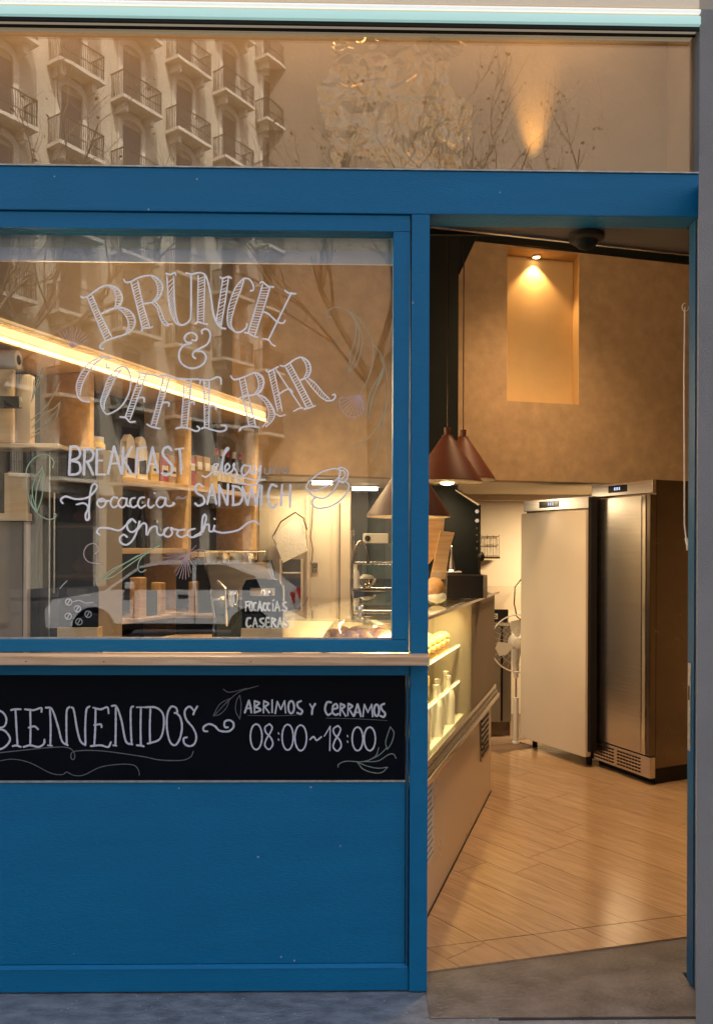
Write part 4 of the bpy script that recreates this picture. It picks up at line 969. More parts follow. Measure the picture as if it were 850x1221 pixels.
for (x, y) in ((.06, .07), (L_ - .06, .07), (.06, .62), (L_ - .06, .62)):
    MB().lathe([(.02, 0), (.022, .11)], (x, y), 12).build('leg', 'black_plastic', t, True)
MB().box(.06, .1, -.034, -.0305, hz - .02, hz - .015).build('badge', 'stainless_dark', t) if False else None

# ------------------------------------------------------------------ fan
fc = at(618, 767, 6.22); fr = .225
t = thing('pedestal_fan', 'white pedestal fan half hidden behind the cream fridge door', 'fan', (fc.x, 6.260, 0))
b = MB(); ring = [(fc.x + fr * math.cos(a_ * math.pi / 20), 6.200, fc.z + fr * math.sin(a_ * math.pi / 20)) for a_ in range(41)]
b.tube(ring, .0055, 6, False)
for rr in (.07, .12, .165):
    b.tube([(fc.x + rr * math.cos(a_ * math.pi / 12), 6.185, fc.z + rr * math.sin(a_ * math.pi / 12)) for a_ in range(25)], .0013, 4, False)
for q in range(28):
    a_ = q * 2 * math.pi / 28
    b.tube([(fc.x + .05 * math.cos(a_), 6.175, fc.z + .05 * math.sin(a_)), (fc.x + .15 * math.cos(a_), 6.180, fc.z + .15 * math.sin(a_)), (fc.x + fr * math.cos(a_), 6.200, fc.z + fr * math.sin(a_))], .0011, 4, False)
b.build('guard', 'white_plastic', t)
for a0 in (100, 205, 325):
    b = MB(); pts = []
    for q, (rr, da) in enumerate([(.04, -10), (.10, -26), (.16, -28), (.185, -12), (.18, 10), (.13, 20), (.07, 16), (.04, 10)]):
        a_ = R(a0 + da); pts.append((fc.x + rr * math.cos(a_), fc.z + rr * math.sin(a_)))
    b.prism_y(pts, 6.225, 6.230); b.build('blade', 'white_plastic', t)
MB().lathe([(.02, 6.170), (.045, 6.180), (.05, 6.240), (.065, 6.260), (.06, 6.340), (.03, 6.380)], (fc.x, fc.z), 24, 'y').build('motor', 'white_plastic', t, True)
MB().tube([(fc.x, 6.280, fc.z - .04), (fc.x - .01, 6.280, fc.z - .14), (fc.x - .005, 6.280, fc.z - .28)], [.04, .03, .018], 12).build('neck', 'white_plastic', t, True)
MB().tube([(fc.x - .005, 6.280, fc.z - .28), (fc.x - .005, 6.280, .35)], .008, 10).build('inner_pole', 'chrome', t, True)
MB().tube([(fc.x - .005, 6.280, .36), (fc.x - .005, 6.280, .012)], .021, 14).build('outer_pole', 'white_plastic', t, True)
MB().lathe([(.03, .0), (.028, .014)], (fc.x - .005, 6.280), 16).build('foot', 'white_plastic', t, True)
# kitchen cabinet behind fan
t = thing('kitchen_counter', 'grey kitchen counter unit behind the fan', 'counter', (1.0, 6.550, 0))
zk = at(600, 746, 6.500).z
MB().box(.72, 1.27, 6.500, 6.95, .12, zk, .003).build('cabinet', 'taupe_plaster', t)
MB().box(.72, 1.27, 6.540, 6.94, 0, .119).build('plinth', 'stainless_dark', t)
q = at(598, 800, 6.500).x
MB().box(q - .008, q + .008, 6.492, 6.499, .13, zk - .01).build('door_gap', 'black_plastic', t)
MB().box(.715, 1.275, 6.485, 6.95, zk + .001, zk + .025, .004).build('worktop', 'stainless', t)
a, c = at(583, 745, 6.550), at(606, 727, 6.550)
t = thing('switch_panel', 'black switch panel with a white round symbol behind the fan guard', 'switch', (a.x, 6.550, zk + .026))
MB().box(a.x, c.x, 6.550, 6.580, zk + .026, c.z, .002).build('plate', 'black_plastic', t)
q = at(590, 735, 6.549)
MB().box(q.x - .022, q.x + .022, 6.546, 6.549, q.z - .022, q.z + .022).build('symbol_plate', 'paper_white', t)
MB().lathe([(.014, 6.544), (.014, 6.546)], (q.x, q.z), 14, 'y').build('symbol_ring', 'black_plastic', t)
MB().lathe([(.007, 6.543), (.007, 6.544)], (q.x, q.z), 12, 'y').build('symbol_dot', 'paper_white', t)
t = tag(ppix(574, 698, 628, 727, 7.0, .02, 'splashback_panel', 'cream_gloss', None, .002), 'pale splashback panel on the wall above the fan', 'panel')
# wall rack
t = thing('wire_rack', 'small wire rack with utensils on the cream kitchen wall', 'rack', tuple(at(585, 665, 7.38)))
b = MB()
for py in (640, 650, 663): b.tube([at(574, py, 7.37), at(595, py, 7.37)], .004, 6)
for px in (574, 581, 588, 595): b.tube([at(px, 638, 7.375), at(px, 664, 7.375)], .003, 6)
b.build('wires', 'stainless', t)
MB().box(at(574, 663, 7.3).x, at(595, 663, 7.3).x, 7.25, 7.35, at(580, 666, 7.3).z, at(580, 664, 7.3).z).build('tray', 'stainless_dark', t)
t = thing('wall_cabinet_rail', 'cream boxed rail at the top of the kitchen wall', 'rail', tuple(at(580, 596, 7.3)))
MB().box(.6, 3.3, 7.25, 7.395, at(580, 597, 7.3).z, at(580, 585, 7.3).z, .004).build('rail', 'cream_gloss', t)
b = MB(); b.tube([at(622, 690, 6.9), at(614, 700, 6.9), at(613, 720, 6.9), at(616, 735, 6.9), at(624, 742, 6.9)], .006, 8)
tag(b.build('power_cable', 'stainless_dark', smooth=True), 'grey cable looping down the wall beside the cream fridge', 'cable')
# kitchen lights
def tube_light(px0, px1, py, Y, lab, e):
    a, c = at(px0, py, Y), at(px1, py, Y); z_ = ZM0 + .008
    t = thing('tube_light', lab, 'light fixture', ((a.x + c.x) / 2, Y, z_ - .03), group='kitchen tube lights')
    MB().box(a.x - .02, c.x + .02, Y - .04, Y + .04, z_ - .012, z_ - .001).build('housing', 'white_plastic', t)
    MB().tube([(a.x, Y, z_ - .026), (c.x, Y, z_ - .026)], .013, 10).build('tube', 'led_white', t, True)
    lamp('tube_glow', 'AREA', ((a.x + c.x) / 2, Y, z_ - .05), e, (1, .73, .42), t, .6, ((a.x + c.x) / 2, Y, 0), sy=.08)
tube_light(372, 396, 593, 5.75, 'left white tube light under the kitchen ceiling', 7)
tube_light(420, 450, 600, 6.3, 'right white tube light under the kitchen ceiling', 10)
tube_light(712, 750, 590, 6.5, 'added white tube light hidden behind the steel fridge', 62)  # unseen tube, added to brighten the kitchen wall

# ------------------------------------------------------------------ things seen through the window, right half
ko = thing('black_kitchen_unit', 'tall black kitchen unit at the right edge of the window view', 'kitchen unit', (.4, 6.7, 0))
MB().box(at(418.5, 650, 6.6).x, at(549, 650, 6.6).x, 6.6, 7.2, 0, 2.02, .004).build('body', 'black_paint', ko)
MB().box(at(432, 650, 6.59).x, at(500, 650, 6.59).x, 6.585, 6.599, at(440, 690, 6.6).z, at(440, 665, 6.6).z, .002).build('front_panel', 'dark_teal', ko)
MB().box(at(419, 650, 6.59).x, at(520, 650, 6.59).x, 6.58, 6.599, at(440, 738, 6.6).z, at(440, 733, 6.6).z, .002).build('shelf_edge', 'stainless', ko)
rk = thing('metal_rack', 'chrome wire rack holding bottles and bowls in front of the black unit', 'rack', (.12, 5.4, 0))
x0, x1 = at(420, 700, 5.4).x, at(476, 700, 5.4).x
for x in (x0, x1):
    for y in (5.4, 5.7): MB().tube([(x, y, 0), (x, y, 1.66)], .008, 8).build('post', 'chrome', rk, True)
for py in (672, 704, 732):
    zq = at(440, py, 5.4).z
    b = MB(); b.tube([(x0, 5.4, zq), (x1, 5.4, zq)], .008, 8); b.tube([(x0, 5.7, zq), (x1, 5.7, zq)], .006, 8)
    for q in range(13):
        xx = x0 + (x1 - x0) * q / 12; b.tube([(xx, 5.4, zq + .004), (xx, 5.7, zq + .004)], .002, 4)
    b.build('shelf', 'copper_enamel' if False else 'chrome', rk)
def item(px0, py0, px1, py1, Y, d, name, m, lab, cat, bev=.004):
    a, c = at(px0, py1, Y), at(px1, py0, Y)
    o = MB().box(a.x, c.x, Y, Y + d, a.z, c.z, bev).build(name, m); return tag(o, lab, cat)
zr1 = at(440, 704, 5.4).z
bottle(0, 0, 0, .17, .028, 'white_plastic', 'white_plastic', 'white squeeze bottle on the left of the wire rack', world=Vector((at(424, 700, 5.5).x, 5.5, zr1 + .009)))
t = thing('steel_bowl', 'steel mixing bowl on the middle shelf of the wire rack', 'bowl', (at(436, 703, 5.55).x, 5.55, zr1 + .009))
cx_ = at(437, 703, 5.55).x
MB().lathe([(.03, zr1 + .009), (.065, zr1 + .05), (.07, zr1 + .075), (.066, zr1 + .075), (.028, zr1 + .014)], (cx_, 5.55), 20).build('bowl', 'chrome', t, True)
MB().blob((cx_, 5.55, zr1 + .075), (.055, .055, .03), 2, .1).build('dough', 'paper_white', t, True)
zr2 = at(440, 672, 5.4).z
a, c = at(433, 648, 5.5), at(463, 636, 5.5)
t = thing('storage_tub', 'pale storage tub with a round opening above the wire rack', 'tub', (a.x, 5.5, a.z))
MB().box(a.x, c.x, 5.5, 5.68, a.z, c.z, .01).build('tub', 'paper_white', t)
MB().lathe([(.02, 5.492), (.02, 5.499)], (a.x + .03, (a.z + c.z) / 2), 16, 'y').build('opening', 'black_plastic', t)
t = tag(MB().box(x0 + .04, x1, 5.5, 5.69, zr2 + .012, a.z - .001, .004).build('dark_container', 'dark_teal'), 'dark container on the top rack shelf under the pale tub', 'container')
b = MB(); ah = [at(421 + 10 * (1 - math.cos(a_ * math.pi / 10)) * .9, 672 - 26 * math.sin(a_ * math.pi / 10), 5.38) for a_ in range(11)]
b.tube(ah, .010, 8); tag(b.build('tap_hose', 'stainless_dark', smooth=True), 'arched grey tap hose over the rack shelf', 'hose')
zr3 = at(440, 732, 5.4).z
for i, (px, m_, l_) in enumerate([(436, 'yellow_food', 'yellow'), (446, 'paper_white', 'white'), (455, 'yellow_food', 'golden'), (464, 'clear_glass', 'clear')]):
    q = at(px, 730, 5.5)
    o = MB().lathe([(.026, zr3 + .012), (.028, zr3 + .06), (.02, zr3 + .07)], (q.x, 5.5), 14).build('jar', m_, smooth=True)
    tag(o, 'small %s jar on the lowest shelf of the wire rack' % l_, 'jar')
# wall items on partition
b = MB(); b.tube([at(367, 594, 5.97), at(367, 762, 5.97)], .014, 10)
tag(b.build('white_pipe', 'cream_gloss', smooth=True), 'vertical cream pipe on the kitchen partition', 'pipe')
b = MB(); b.tube([at(373, 595, 5.96), at(372, 625, 5.96), at(370, 640, 5.96), at(373, 655, 5.96), at(372, 668, 5.96), at(370, 673, 5.96)], .004, 6)
tag(b.build('wall_cable', 'stainless_dark', smooth=True), 'thin dark cable running down beside the cream pipe', 'cable')
t = thing('wall_socket', 'small brown wall socket right of the cream pipe', 'socket', tuple(at(375, 682, 5.98)))
a, c = at(371.5, 682, 5.985), at(378.5, 671, 5.985)
MB().box(a.x, c.x, 5.985, 5.999, a.z, c.z, .002).build('plate', 'stainless_dark', t)
MB().lathe([(.008, 5.98), (.008, 5.9845)], ((a.x + c.x) / 2, (a.z + c.z) / 2), 10, 'y').build('hole', 'black_plastic', t)
P = [(329, 636), (352, 617), (362, 625), (366, 657), (338, 671), (330, 652)]
a_ = [at(px, py, 5.9) for px, py in P]
t = thing('hanging_bag', 'white cloth bag hanging askew from cable loops on the partition', 'bag', tuple(at(350, 671, 5.9)))
MB().prism_y([(q.x, q.z) for q in a_], 5.86, 5.93).build('bag', 'cloth', t)
b = MB(); b.tube([at(330, 650, 5.85), at(325, 640, 5.85), at(335, 622, 5.85), at(352, 611, 5.85), at(362, 618, 5.85), at(366, 632, 5.85)], .006, 6)
b.tube([at(336, 668, 5.85), at(338, 700, 5.85), at(350, 718, 5.85), at(362, 722, 5.85), at(367, 712, 5.85)], .003, 6); b.build('strap', 'stainless_dark', t, True)
t = thing('wall_cupboard', 'open dark cupboard with one shelf below the hanging bag', 'cupboard', tuple(at(348, 742, 5.98)))
a, c = at(337, 745, 5.98), at(360, 667, 5.98)
MB().box(a.x, c.x, 5.97, 5.995, a.z, c.z, .002).build('back', 'dark_back', t)
MB().box(a.x - .012, a.x - .0005, 5.84, 5.995, a.z, c.z, .002).build('side', 'cream_gloss', t)
MB().box(c.x + .0005, c.x + .012, 5.84, 5.995, a.z, c.z, .002).build('side', 'cream_gloss', t)
zq = at(348, 683, 5.9).z
MB().box(a.x, c.x, 5.85, 5.969, zq - .004, zq + .004).build('shelf', 'paper_white', t)
# prep bench, cloth, dome, counter behind the window
t = thing('prep_bench', 'beige prep bench behind the window counter', 'counter', (-.1, 4.0, 0))
bz = 1.12
MB().box(-.42, .17, 3.7, 4.33, bz - .04, bz, .006).build('worktop', 'cream_gloss', t)
MB().box(-.40, .15, 3.74, 4.3, 0, bz - .041, .003).build('cabinet', 'taupe_plaster', t)
q = at(346, 744, 4.15)
b = MB(); b.blob((q.x - .02, 4.15, bz + .02), (.05, .05, .022), 3, .14); b.blob((q.x + .04, 4.13, bz + .013), (.045, .04, .015), 3, .16)
tag(b.build('crumpled_cloth', 'cloth', smooth=True), 'crumpled pale cloth lying on the prep bench', 'cloth')
wc = thing('window_counter', 'narrow wooden counter running behind the shop window', 'counter', (-.7, 3.0, 0))
wcz = 1.115
MB().box(-1.45, .20, D + .12, D + .62, wcz - .03, wcz, .004).build('worktop', 'shelf_wood', wc)
MB().box(-1.43, .19, D + .5, D + .6, 0, wcz - .031).build('front_board', 'taupe_plaster', wc)
q = at(429, 770, 3.24)
dm = thing('cake_dome', 'glass dome over pink pastries on the counter behind the window', 'cake dome', (q.x, 3.24, wcz))
MB().lathe([(.155, wcz), (.165, wcz + .008), (.15, wcz + .014)], (q.x, 3.24), 32).build('plate', 'white_plastic', dm, True)
prof = [(.148, wcz + .016), (.15, wcz + .05), (.14, wcz + .085), (.11, wcz + .118), (.06, wcz + .14), (.012, wcz + .148)]
MB().lathe(prof + [(r_ - .004 if r_ > .02 else r_ * .5, z_ - .003) for r_, z_ in prof[::-1]], (q.x, 3.24), 40, closed=True).build('dome', 'dome_glass', dm, True)
MB().lathe([(.008, wcz + .147), (.008, wcz + .16), (.018, wcz + .17), (.016, wcz + .185), (.004, wcz + .19)], (q.x, 3.24), 16).build('knob', 'chrome', dm, True)
for i in range(9):
    a_ = i * 2.4; rr = .03 + .09 * ((i * 37 % 10) / 10)
    MB().blob((q.x + rr * math.cos(a_), 3.24 + rr * math.sin(a_), wcz + .062), (.048, .042, .034), 2, .12).build('pastry', 'pastry_pink', dm, True)
# menu boards on the counter
def menu_board(px0, px1, pyt, pyb, lab, Y=3.04):
    a, c = at(px0, pyb, Y), at(px1, pyt, Y); w_ = c.x - a.x; xm = (a.x + c.x) / 2; h_ = c.z - a.z
    t = thing('menu_board', lab, 'menu board', (xm, Y, wcz), group='small menu boards on the window counter')
    MB().box(a.x - .002, c.x + .002, Y - .012, Y + .05, wcz + .001, a.z - .001, .003).build('wooden_foot', 'shelf_wood', t)
    b = MB(); hx, hy, hw = xm, c.z - h_ * .27, w_ * .31      # slate with a hand hole
    top = [(a.x, a.z), (c.x, a.z), (c.x, c.z - h_ * .22), (c.x - w_ * .10, c.z - h_ * .03), (xm, c.z), (a.x + w_ * .10, c.z - h_ * .03), (a.x, c.z - h_ * .22)]
    zb = hy - h_ * .08; zt_ = hy + h_ * .08
    b.prism_y([(a.x, a.z), (c.x, a.z), (c.x, zb), (a.x, zb)], Y, Y + .008)
    b.prism_y([(a.x, zb), (hx - hw, zb), (hx - hw, zt_), (a.x, zt_)], Y, Y + .008)
    b.prism_y([(hx + hw, zb), (c.x, zb), (c.x, zt_), (hx + hw, zt_)], Y, Y + .008)
    b.prism_y([(a.x, zt_), (c.x, zt_), (c.x - w_ * .10, c.z - h_ * .03), (xm, c.z), (a.x + w_ * .10, c.z - h_ * .03)], Y, Y + .008)
    o = b.build('slate', 'chalkboard', t)
    return t, o
t, o = menu_board(288.5, 337, 690, 749, 'small slate reading FOCACCIAS CASERAS with a hand hole')
fo = [[(445, 530), (443, 598)], [(443, 533), (468, 530)], [(445, 560), (462, 558)], el(482, 565, 11, 32), [(518, 540), (503, 545), (500, 585), (518, 595)], [(545, 530), (530, 598)], [(545, 530), (560, 598)], [(534, 575), (556, 573)],
  [(588, 545), (575, 545), (570, 585), (588, 595)], [(618, 545), (603, 545), (600, 585), (618, 595)], [(640, 545), (640, 598)], [(640, 525), (648, 518)], [(670, 530), (655, 598)], [(670, 530), (690, 598)], [(660, 575), (684, 573)],
  [(735, 535), (715, 545), (722, 565), (738, 580), (730, 598), (708, 592)]]
fo2 = [[(478, 650), (455, 655), (448, 695), (460, 715), (482, 705)], [(510, 650), (495, 715)], [(510, 650), (528, 715)], [(500, 692), (524, 690)], [(572, 652), (548, 660), (555, 680), (574, 695), (565, 715), (542, 708)],
  [(612, 650), (592, 652), (592, 715), (615, 712)], [(592, 682), (610, 680)], [(632, 650), (630, 715)], [(632, 650), (658, 662), (634, 682)], [(640, 682), (662, 715)], [(690, 650), (675, 715)], [(690, 650), (708, 715)], [(680, 692), (704, 690)],
  [(748, 652), (725, 660), (732, 680), (750, 695), (742, 715), (718, 708)]]
words(fo + fo2, (220, 630, 6.07), 2.1, 'chalk_lettering', 'glass_paint', o, None, 3.038)
t, o = menu_board(70, 117, 691, 748, 'small slate with chalk coffee beans by the dark cooler')
bn = []
for (cx_, cy_) in ((435, 945), (490, 988), (432, 1035), (558, 1022), (500, 1070)):
    bn.append(el(cx_, cy_, 20, 20)); bn.append([(cx_ - 8, cy_ + 14), (cx_, cy_), (cx_ + 8, cy_ - 14)])
bn += [[(455, 945), (500, 935), (540, 950), (590, 948)], [(378, 860), (400, 835), (425, 810)]]
words(bn, (0, 540, 5.31), .9, 'chalk_drawing', 'chalk_white', o, None, 3.038)

# ------------------------------------------------------------------ wooden shelving on the slanting wall
SX = Matrix.Translation((SO.x, SO.y, 0)) @ Matrix.Rotation(SA, 4, 'Z')
def sp_(x, y, z): return SX @ Vector((x, y, z))
sh = thing('wall_shelving', 'pale wooden bar shelving with a glowing light cornice', 'shelving', (SO.x, SO.y, 0), SA, world=False)
for s_ in (.52, 1.265, 1.975):
    MB().box(s_ - .012, s_ + .012, .0, .30, 1.0, 2.31, .002).build('upright', 'shelf_wood', sh)
MB().box(-.3, 2.0, .285, .305, 1.0, 2.31).build('back_board', 'dark_back', sh)
for (a_, c_, z_) in ((.533, 1.252, 1.855), (1.278, 1.962, 1.855), (.533, 1.252, 1.52), (1.278, 1.962, 1.50), (.533, 1.252, 1.19), (1.278, 1.962, 1.19)):
    MB().box(a_, c_, .004, .284, z_ - .015, z_ + .012, .002).build('shelf', 'shelf_wood', sh)
MB().box(-.32, 2.02, -.01, .31, 2.312, 2.325, .002).build('top_board', 'shelf_wood', sh)
MB().box(-.32, 2.02, -.045, -.03, 2.305, 2.315, .002).build('cornice_lip', 'shelf_wood', sh)
MB().box(-.32, 2.02, -.03, -.012, 2.338, 2.372, .003).build('cornice', 'led_warm', sh)
MB().box(-.32, 2.02, -.036, -.012, 2.374, 2.386, .003).build('cornice_moulding', 'shelf_wood', sh)
a_ = lamp('cornice_wash', 'AREA', (0, 0, 0), .6, (1, .78, .48), sh, 2.2, sy=.03); a_.location = (.95, -.085, 2.43); a_.rotation_euler = (R(52), 0, 0)  # unseen lamp added to brighten the wooden cornice bands
MB().box(-.32, 2.02, -.035, .31, 2.387, 2.40, .003).build('cornice_cap', 'shelf_wood', sh)
MB().box(-.32, 2.02, -.032, -.012, 2.316, 2.333, .002).build('cornice_moulding', 'shelf_wood', sh)
a_ = lamp('shelf_light', 'AREA', (0, 0, 0), 34, (1, .70, .36), sh, 2.2, sy=.04); a_.location = (.95, -.055, 2.36); a_.rotation_euler = (R(-48), 0, 0)
# goods on the shelves
def local_thing(name, lab, cat, x, y, z, group=None): return thing(name, lab, cat, tuple(sp_(x, y, z)), SA, group, world=False)
def jar(x, y, z, h, r, m, lab):
    t = local_thing('glass_jar', lab, 'jar', x, y, z)
    MB().lathe([(r, 0), (r, h * .8), (r * .8, h * .88)], (0, 0), 16).build('body', m, t, True)
    MB().lathe([(r * .85, h * .88), (r * .85, h)], (0, 0), 16).build('lid', 'white_plastic', t, True)
jar(.62, .07, 1.868, .17, .045, 'yellow_food', 'lidded jar at the left end of the upper bar shelf')
jar(.735, .1, 1.868, .12, .04, 'paper_kraft', 'brown jar beside the lidded jar on the upper bar shelf')
for i, (x, lab) in enumerate(((.86, 'pale bag with folded top, left of a pair on the bar shelf'), (.95, 'pale bag with folded top, right of a pair on the bar shelf'))):
    t = local_thing('coffee_bag', lab, 'bag', x, .08, 1.868)
    MB().prism_y([(-.04, 0), (.04, 0), (.036, .14), (.02, .20), (-.005, .215), (-.03, .18)], -.02, .02).build('bag', 'paper_white', t)
    MB().box(-.026, .026, -.0225, -.0205, .03, .10).build('label', 'black_plastic', t)
for i, (x, m_, l_) in enumerate(((1.05, 'yellow_food', 'ochre'), (1.13, 'label_red', 'red'), (1.2, 'paper_kraft', 'kraft'))):
    t = local_thing('packet', '%s packet standing by the middle upright of the shelving' % l_, 'packet', x, .08, 1.868)
    MB().box(-.032, .032, -.02, .02, 0, .15, .006).build('body', m_, t)
    MB().box(-.024, .024, -.0225, -.0205, .04, .09).build('label', 'paper_white', t); MB().box(-.018, .018, -.0235, -.0228, .055, .066).build('label_print', 'black_plastic', t)
for i, (x, m_, h_, l_) in enumerate(((1.33, 'label_red', .15, 'dark red'), (1.40, 'paper_kraft', .17, 'brown'), (1.475, 'paper_kraft', .17, 'kraft'), (1.55, 'yellow_food', .13, 'yellow'))):
    t = local_thing('book', '%s spine standing on the right bar shelf' % l_, 'book', x, .06, 1.868)
    MB().box(-.028, .028, -.03, .09, 0, h_, .003).build('body', m_, t)
    MB().box(-.02, .02, -.0325, -.0305, h_ * .55, h_ * .8).build('title_patch', 'paper_white', t)
for i, x in enumerate((1.64, 1.70, 1.76, 1.83, 1.90)):
    t = local_thing('wine_bottle', ['dark bottle first from the left on the right bar shelf', 'dark bottle second in the row on the right bar shelf', 'dark bottle in the middle of the row on the right bar shelf', 'dark bottle fourth in the row on the right bar shelf', 'dark bottle beside the last upright'][i], 'bottle', x, .08, 1.868, 'dark bottles on the right bar shelf')
    MB().lathe([(.028, 0), (.028, .14), (.012, .18), (.011, .235)], (0, 0), 14).build('body', 'bottle_dark', t, True)
    MB().lathe([(.013, .20), (.013, .24)], (0, 0), 12).build('cap', 'paper_white' if i % 2 else 'label_red', t, True)
    MB().lathe([(.0286, .05), (.0286, .11)], (0, 0), 14, closed=True).build('label', 'paper_white', t, True)
for i, x in enumerate((.68, .80, .90, 1.0, 1.12)):
    t = local_thing('syrup_bottle', ['dark bottle leftmost on the lower bar shelf', 'dark bottle second on the lower bar shelf', 'dark bottle central on the lower bar shelf', 'dark bottle fourth on the lower bar shelf', 'dark bottle rightmost on the lower bar shelf'][i], 'bottle', x, .1, 1.533, 'dark bottles on the lower bar shelf')
    h_ = (.10, .14, .20, .22, .13)[i]
    MB().lathe([(.03, 0), (.03, h_ * .6), (.012, h_ * .8), (.011, h_)], (0, 0), 14).build('body', 'bottle_dark' if i % 2 else 'dark_teal', t, True)
    MB().lathe([(.013, h_), (.013, h_ + .015)], (0, 0), 12).build('cap', 'stainless', t, True)
t = local_thing('wooden_arch_stand', 'small wooden stand with two posts at the foot of the shelving', 'stand', .90, -.02, 1.203)
MB().box(-.11, -.06, -.03, .03, 0, .19, .006).build('post', 'board_wood', t)
MB().box(.05, .09, -.03, .03, 0, .16, .006).build('post', 'board_wood', t)
MB().box(-.06, .05, -.01, .02, 0, .12, .003).build('panel', 'dark_teal', t)
MB().box(-.14, .12, -.05, .05, -.012, -.001, .003).build('base', 'cream_gloss', t)
# back counter carrying the espresso machine
t = thing('back_counter', 'low back counter below the bar shelving', 'counter', (SO.x, SO.y, 0), SA, world=False)
MB().box(.5, 2.0, -.32, -.06, 1.06, 1.10, .004).build('worktop', 'shelf_wood', t)
MB().box(.52, 1.98, -.28, -.06, 0, 1.059).build('cabinet', 'taupe_plaster', t)
# espresso machine
em = thing('espresso_machine', 'chrome and dark espresso machine with pipes on the back counter', 'coffee machine', (at(268, 750, 3.9).x, 3.95, 1.10), R(35), world=False)
MB().prism_x([(-.18, .0), (.18, .0), (.18, .30), (.10, .36), (-.12, .36), (-.20, .20), (-.22, .10)], -.17, .17).build('body', 'stainless', em)
MB().prism_x([(-.24, .02), (-.18, .0), (-.205, .19), (-.235, .13)], -.165, .165).build('splash_panel', 'dark_teal', em)
for x in (-.178, .178): MB().prism_x([(-.22, .0), (.19, .0), (.19, .31), (.10, .375), (-.13, .375), (-.22, .20), (-.25, .10)], x - .006, x + .006).build('side_panel', 'chrome', em)
b = MB()
for y in (-.10, -.02, .06): b.tube([(-.16, y, .375), (-.16, y, .42), (.16, y, .42), (.16, y, .375)], .005, 6)
b.tube([(-.16, -.10, .42), (-.16, .06, .42)], .005, 6); b.tube([(.16, -.10, .42), (.16, .06, .42)], .005, 6)
b.build('cup_rail', 'chrome', em, True)
for q, (x, y) in enumerate(((-.11, -.06), (-.04, -.06), (.03, -.06), (.10, -.06), (-.07, .02), (.0, .02), (.07, .02))):
    MB().lathe([(.018, .362), (.028, .40), (.03, .41), (.026, .41), (.016, .37)], (x, y), 14).build('cup', 'chrome' if q % 2 else 'white_plastic', em, True)
for x in (-.09, .09):
    MB().lathe([(.03, .16), (.032, .22), (.025, .235)], (x, -.24), 16).build('group_head', 'chrome', em, True)
    MB().tube([(x, -.25, .165), (x, -.33, .16), (x, -.40, .15)], [.009, .01, .014], 8).build('portafilter', 'black_plastic', em, True)
for x in (-.15, .15): MB().tube([(x, -.22, .28), (x, -.30, .25), (x, -.31, .08)], .006, 8).build('steam_wand', 'chrome', em, True)
MB().box(-.16, .16, -.34, -.18, -.002, .03, .004).build('drip_tray', 'chrome', em)

# ------------------------------------------------------------------ left edge of the window view
t = thing('left_cabinet', 'pale wooden cabinet at the left edge of the window view', 'cabinet', (-1.4, 3.1, 0))
Yc = 3.12
def lb(px0, py0, px1, py1, Y, d, name, m, bev=.002):
    a, c = at(px0, py1, Y), at(px1, py0, Y); return MB().box(a.x, c.x, Y, Y + d, a.z, c.z, bev).build(name, m, t)
lb(-60, 440, 16, 527, Yc, .02, 'upper_panel', 'shelf_wood')
lb(17.5, 446, 36, 528, Yc + .03, .05, 'upper_box', 'taupe_plaster', .006)
lb(-60, 528.5, 69, 533, Yc - .03, .14, 'shelf', 'shelf_wood')
lb(-60, 534, 4, 620, Yc + .1, .02, 'back', 'dark_back')
lb(5, 564, 33, 618, Yc + .02, .02, 'side_panel', 'shelf_wood')
lb(-60, 612, 33.5, 620.5, Yc - .02, .039, 'shelf', 'shelf_wood')
lb(-60, 622, 27, 790, Yc + .012, .02, 'lower_panel', 'taupe_plaster')
lb(27.5, 622, 33, 790, Yc, .03, 'corner_post', 'cream_gloss')
t = thing('paper_roll', 'white paper roll with dark core on top of the left cabinet', 'roll', tuple(at(0, 437, 3.1)))
q = at(17, 426, 3.1)
MB().lathe([(.036, q.x - .3), (.036, q.x), (.02, q.x + .001), (.02, q.x - .05)], (3.14, q.z), 24, 'x').build('paper', 'paper_white', t, True)
MB().lathe([(.0195, q.x - .02), (.0195, q.x - .0)], (3.14, q.z), 20, 'x').build('core', 'black_plastic', t, True)
a, c = at(-60, 485, 3.05), at(23, 472, 3.05)
tag(MB().box(a.x, c.x, 3.05, 3.08, a.z, c.z, .003).build('black_bar', 'black_plastic'), 'short black rail across the pale cabinet panel', 'rail')
# cooler with glass door
t = thing('glass_cooler', 'dark glass door cooler with bread shelves left of the bar shelving', 'cooler', (-1.15, 3.3, 0))
x0, x1 = at(36, 600, 3.2).x, at(118, 600, 3.2).x; zc_ = at(80, 533, 3.2).z
MB().box(x0, x0 + .075, 3.2, 3.5, 0, zc_, .003).build('side_panel', 'cooler_glass', t)
MB().box(x0 + .076, x0 + .082, 3.195, 3.5, 0, zc_ - .001).build('door_edge', 'stainless', t)
MB().box(x0, x1, 3.50, 3.52, 0, zc_).build('back', 'taupe_plaster', t)
MB().box(x1 - .012, x1, 3.2, 3.499, 0, zc_).build('side', 'taupe_plaster', t)
MB().box(x0, x1 - .013, 3.2, 3.499, zc_ - .012, zc_, .002).build('top', 'shelf_wood', t)
MB().box(x0 + .083, x1 - .013, 3.2, 3.206, .05, zc_ - .013).build('door_glass', 'cooler_glass', t)
MB().tube([(x0 + .10, 3.19, 1.35), (x0 + .10, 3.19, 1.75)], .005, 8).build('handle', 'stainless', t, True)
for zz_ in (1.22, 1.42, 1.62, 1.80): MB().box(x0 + .084, x1 - .013, 3.21, 3.498, zz_ - .008, zz_).build('shelf', 'board_wood', t)
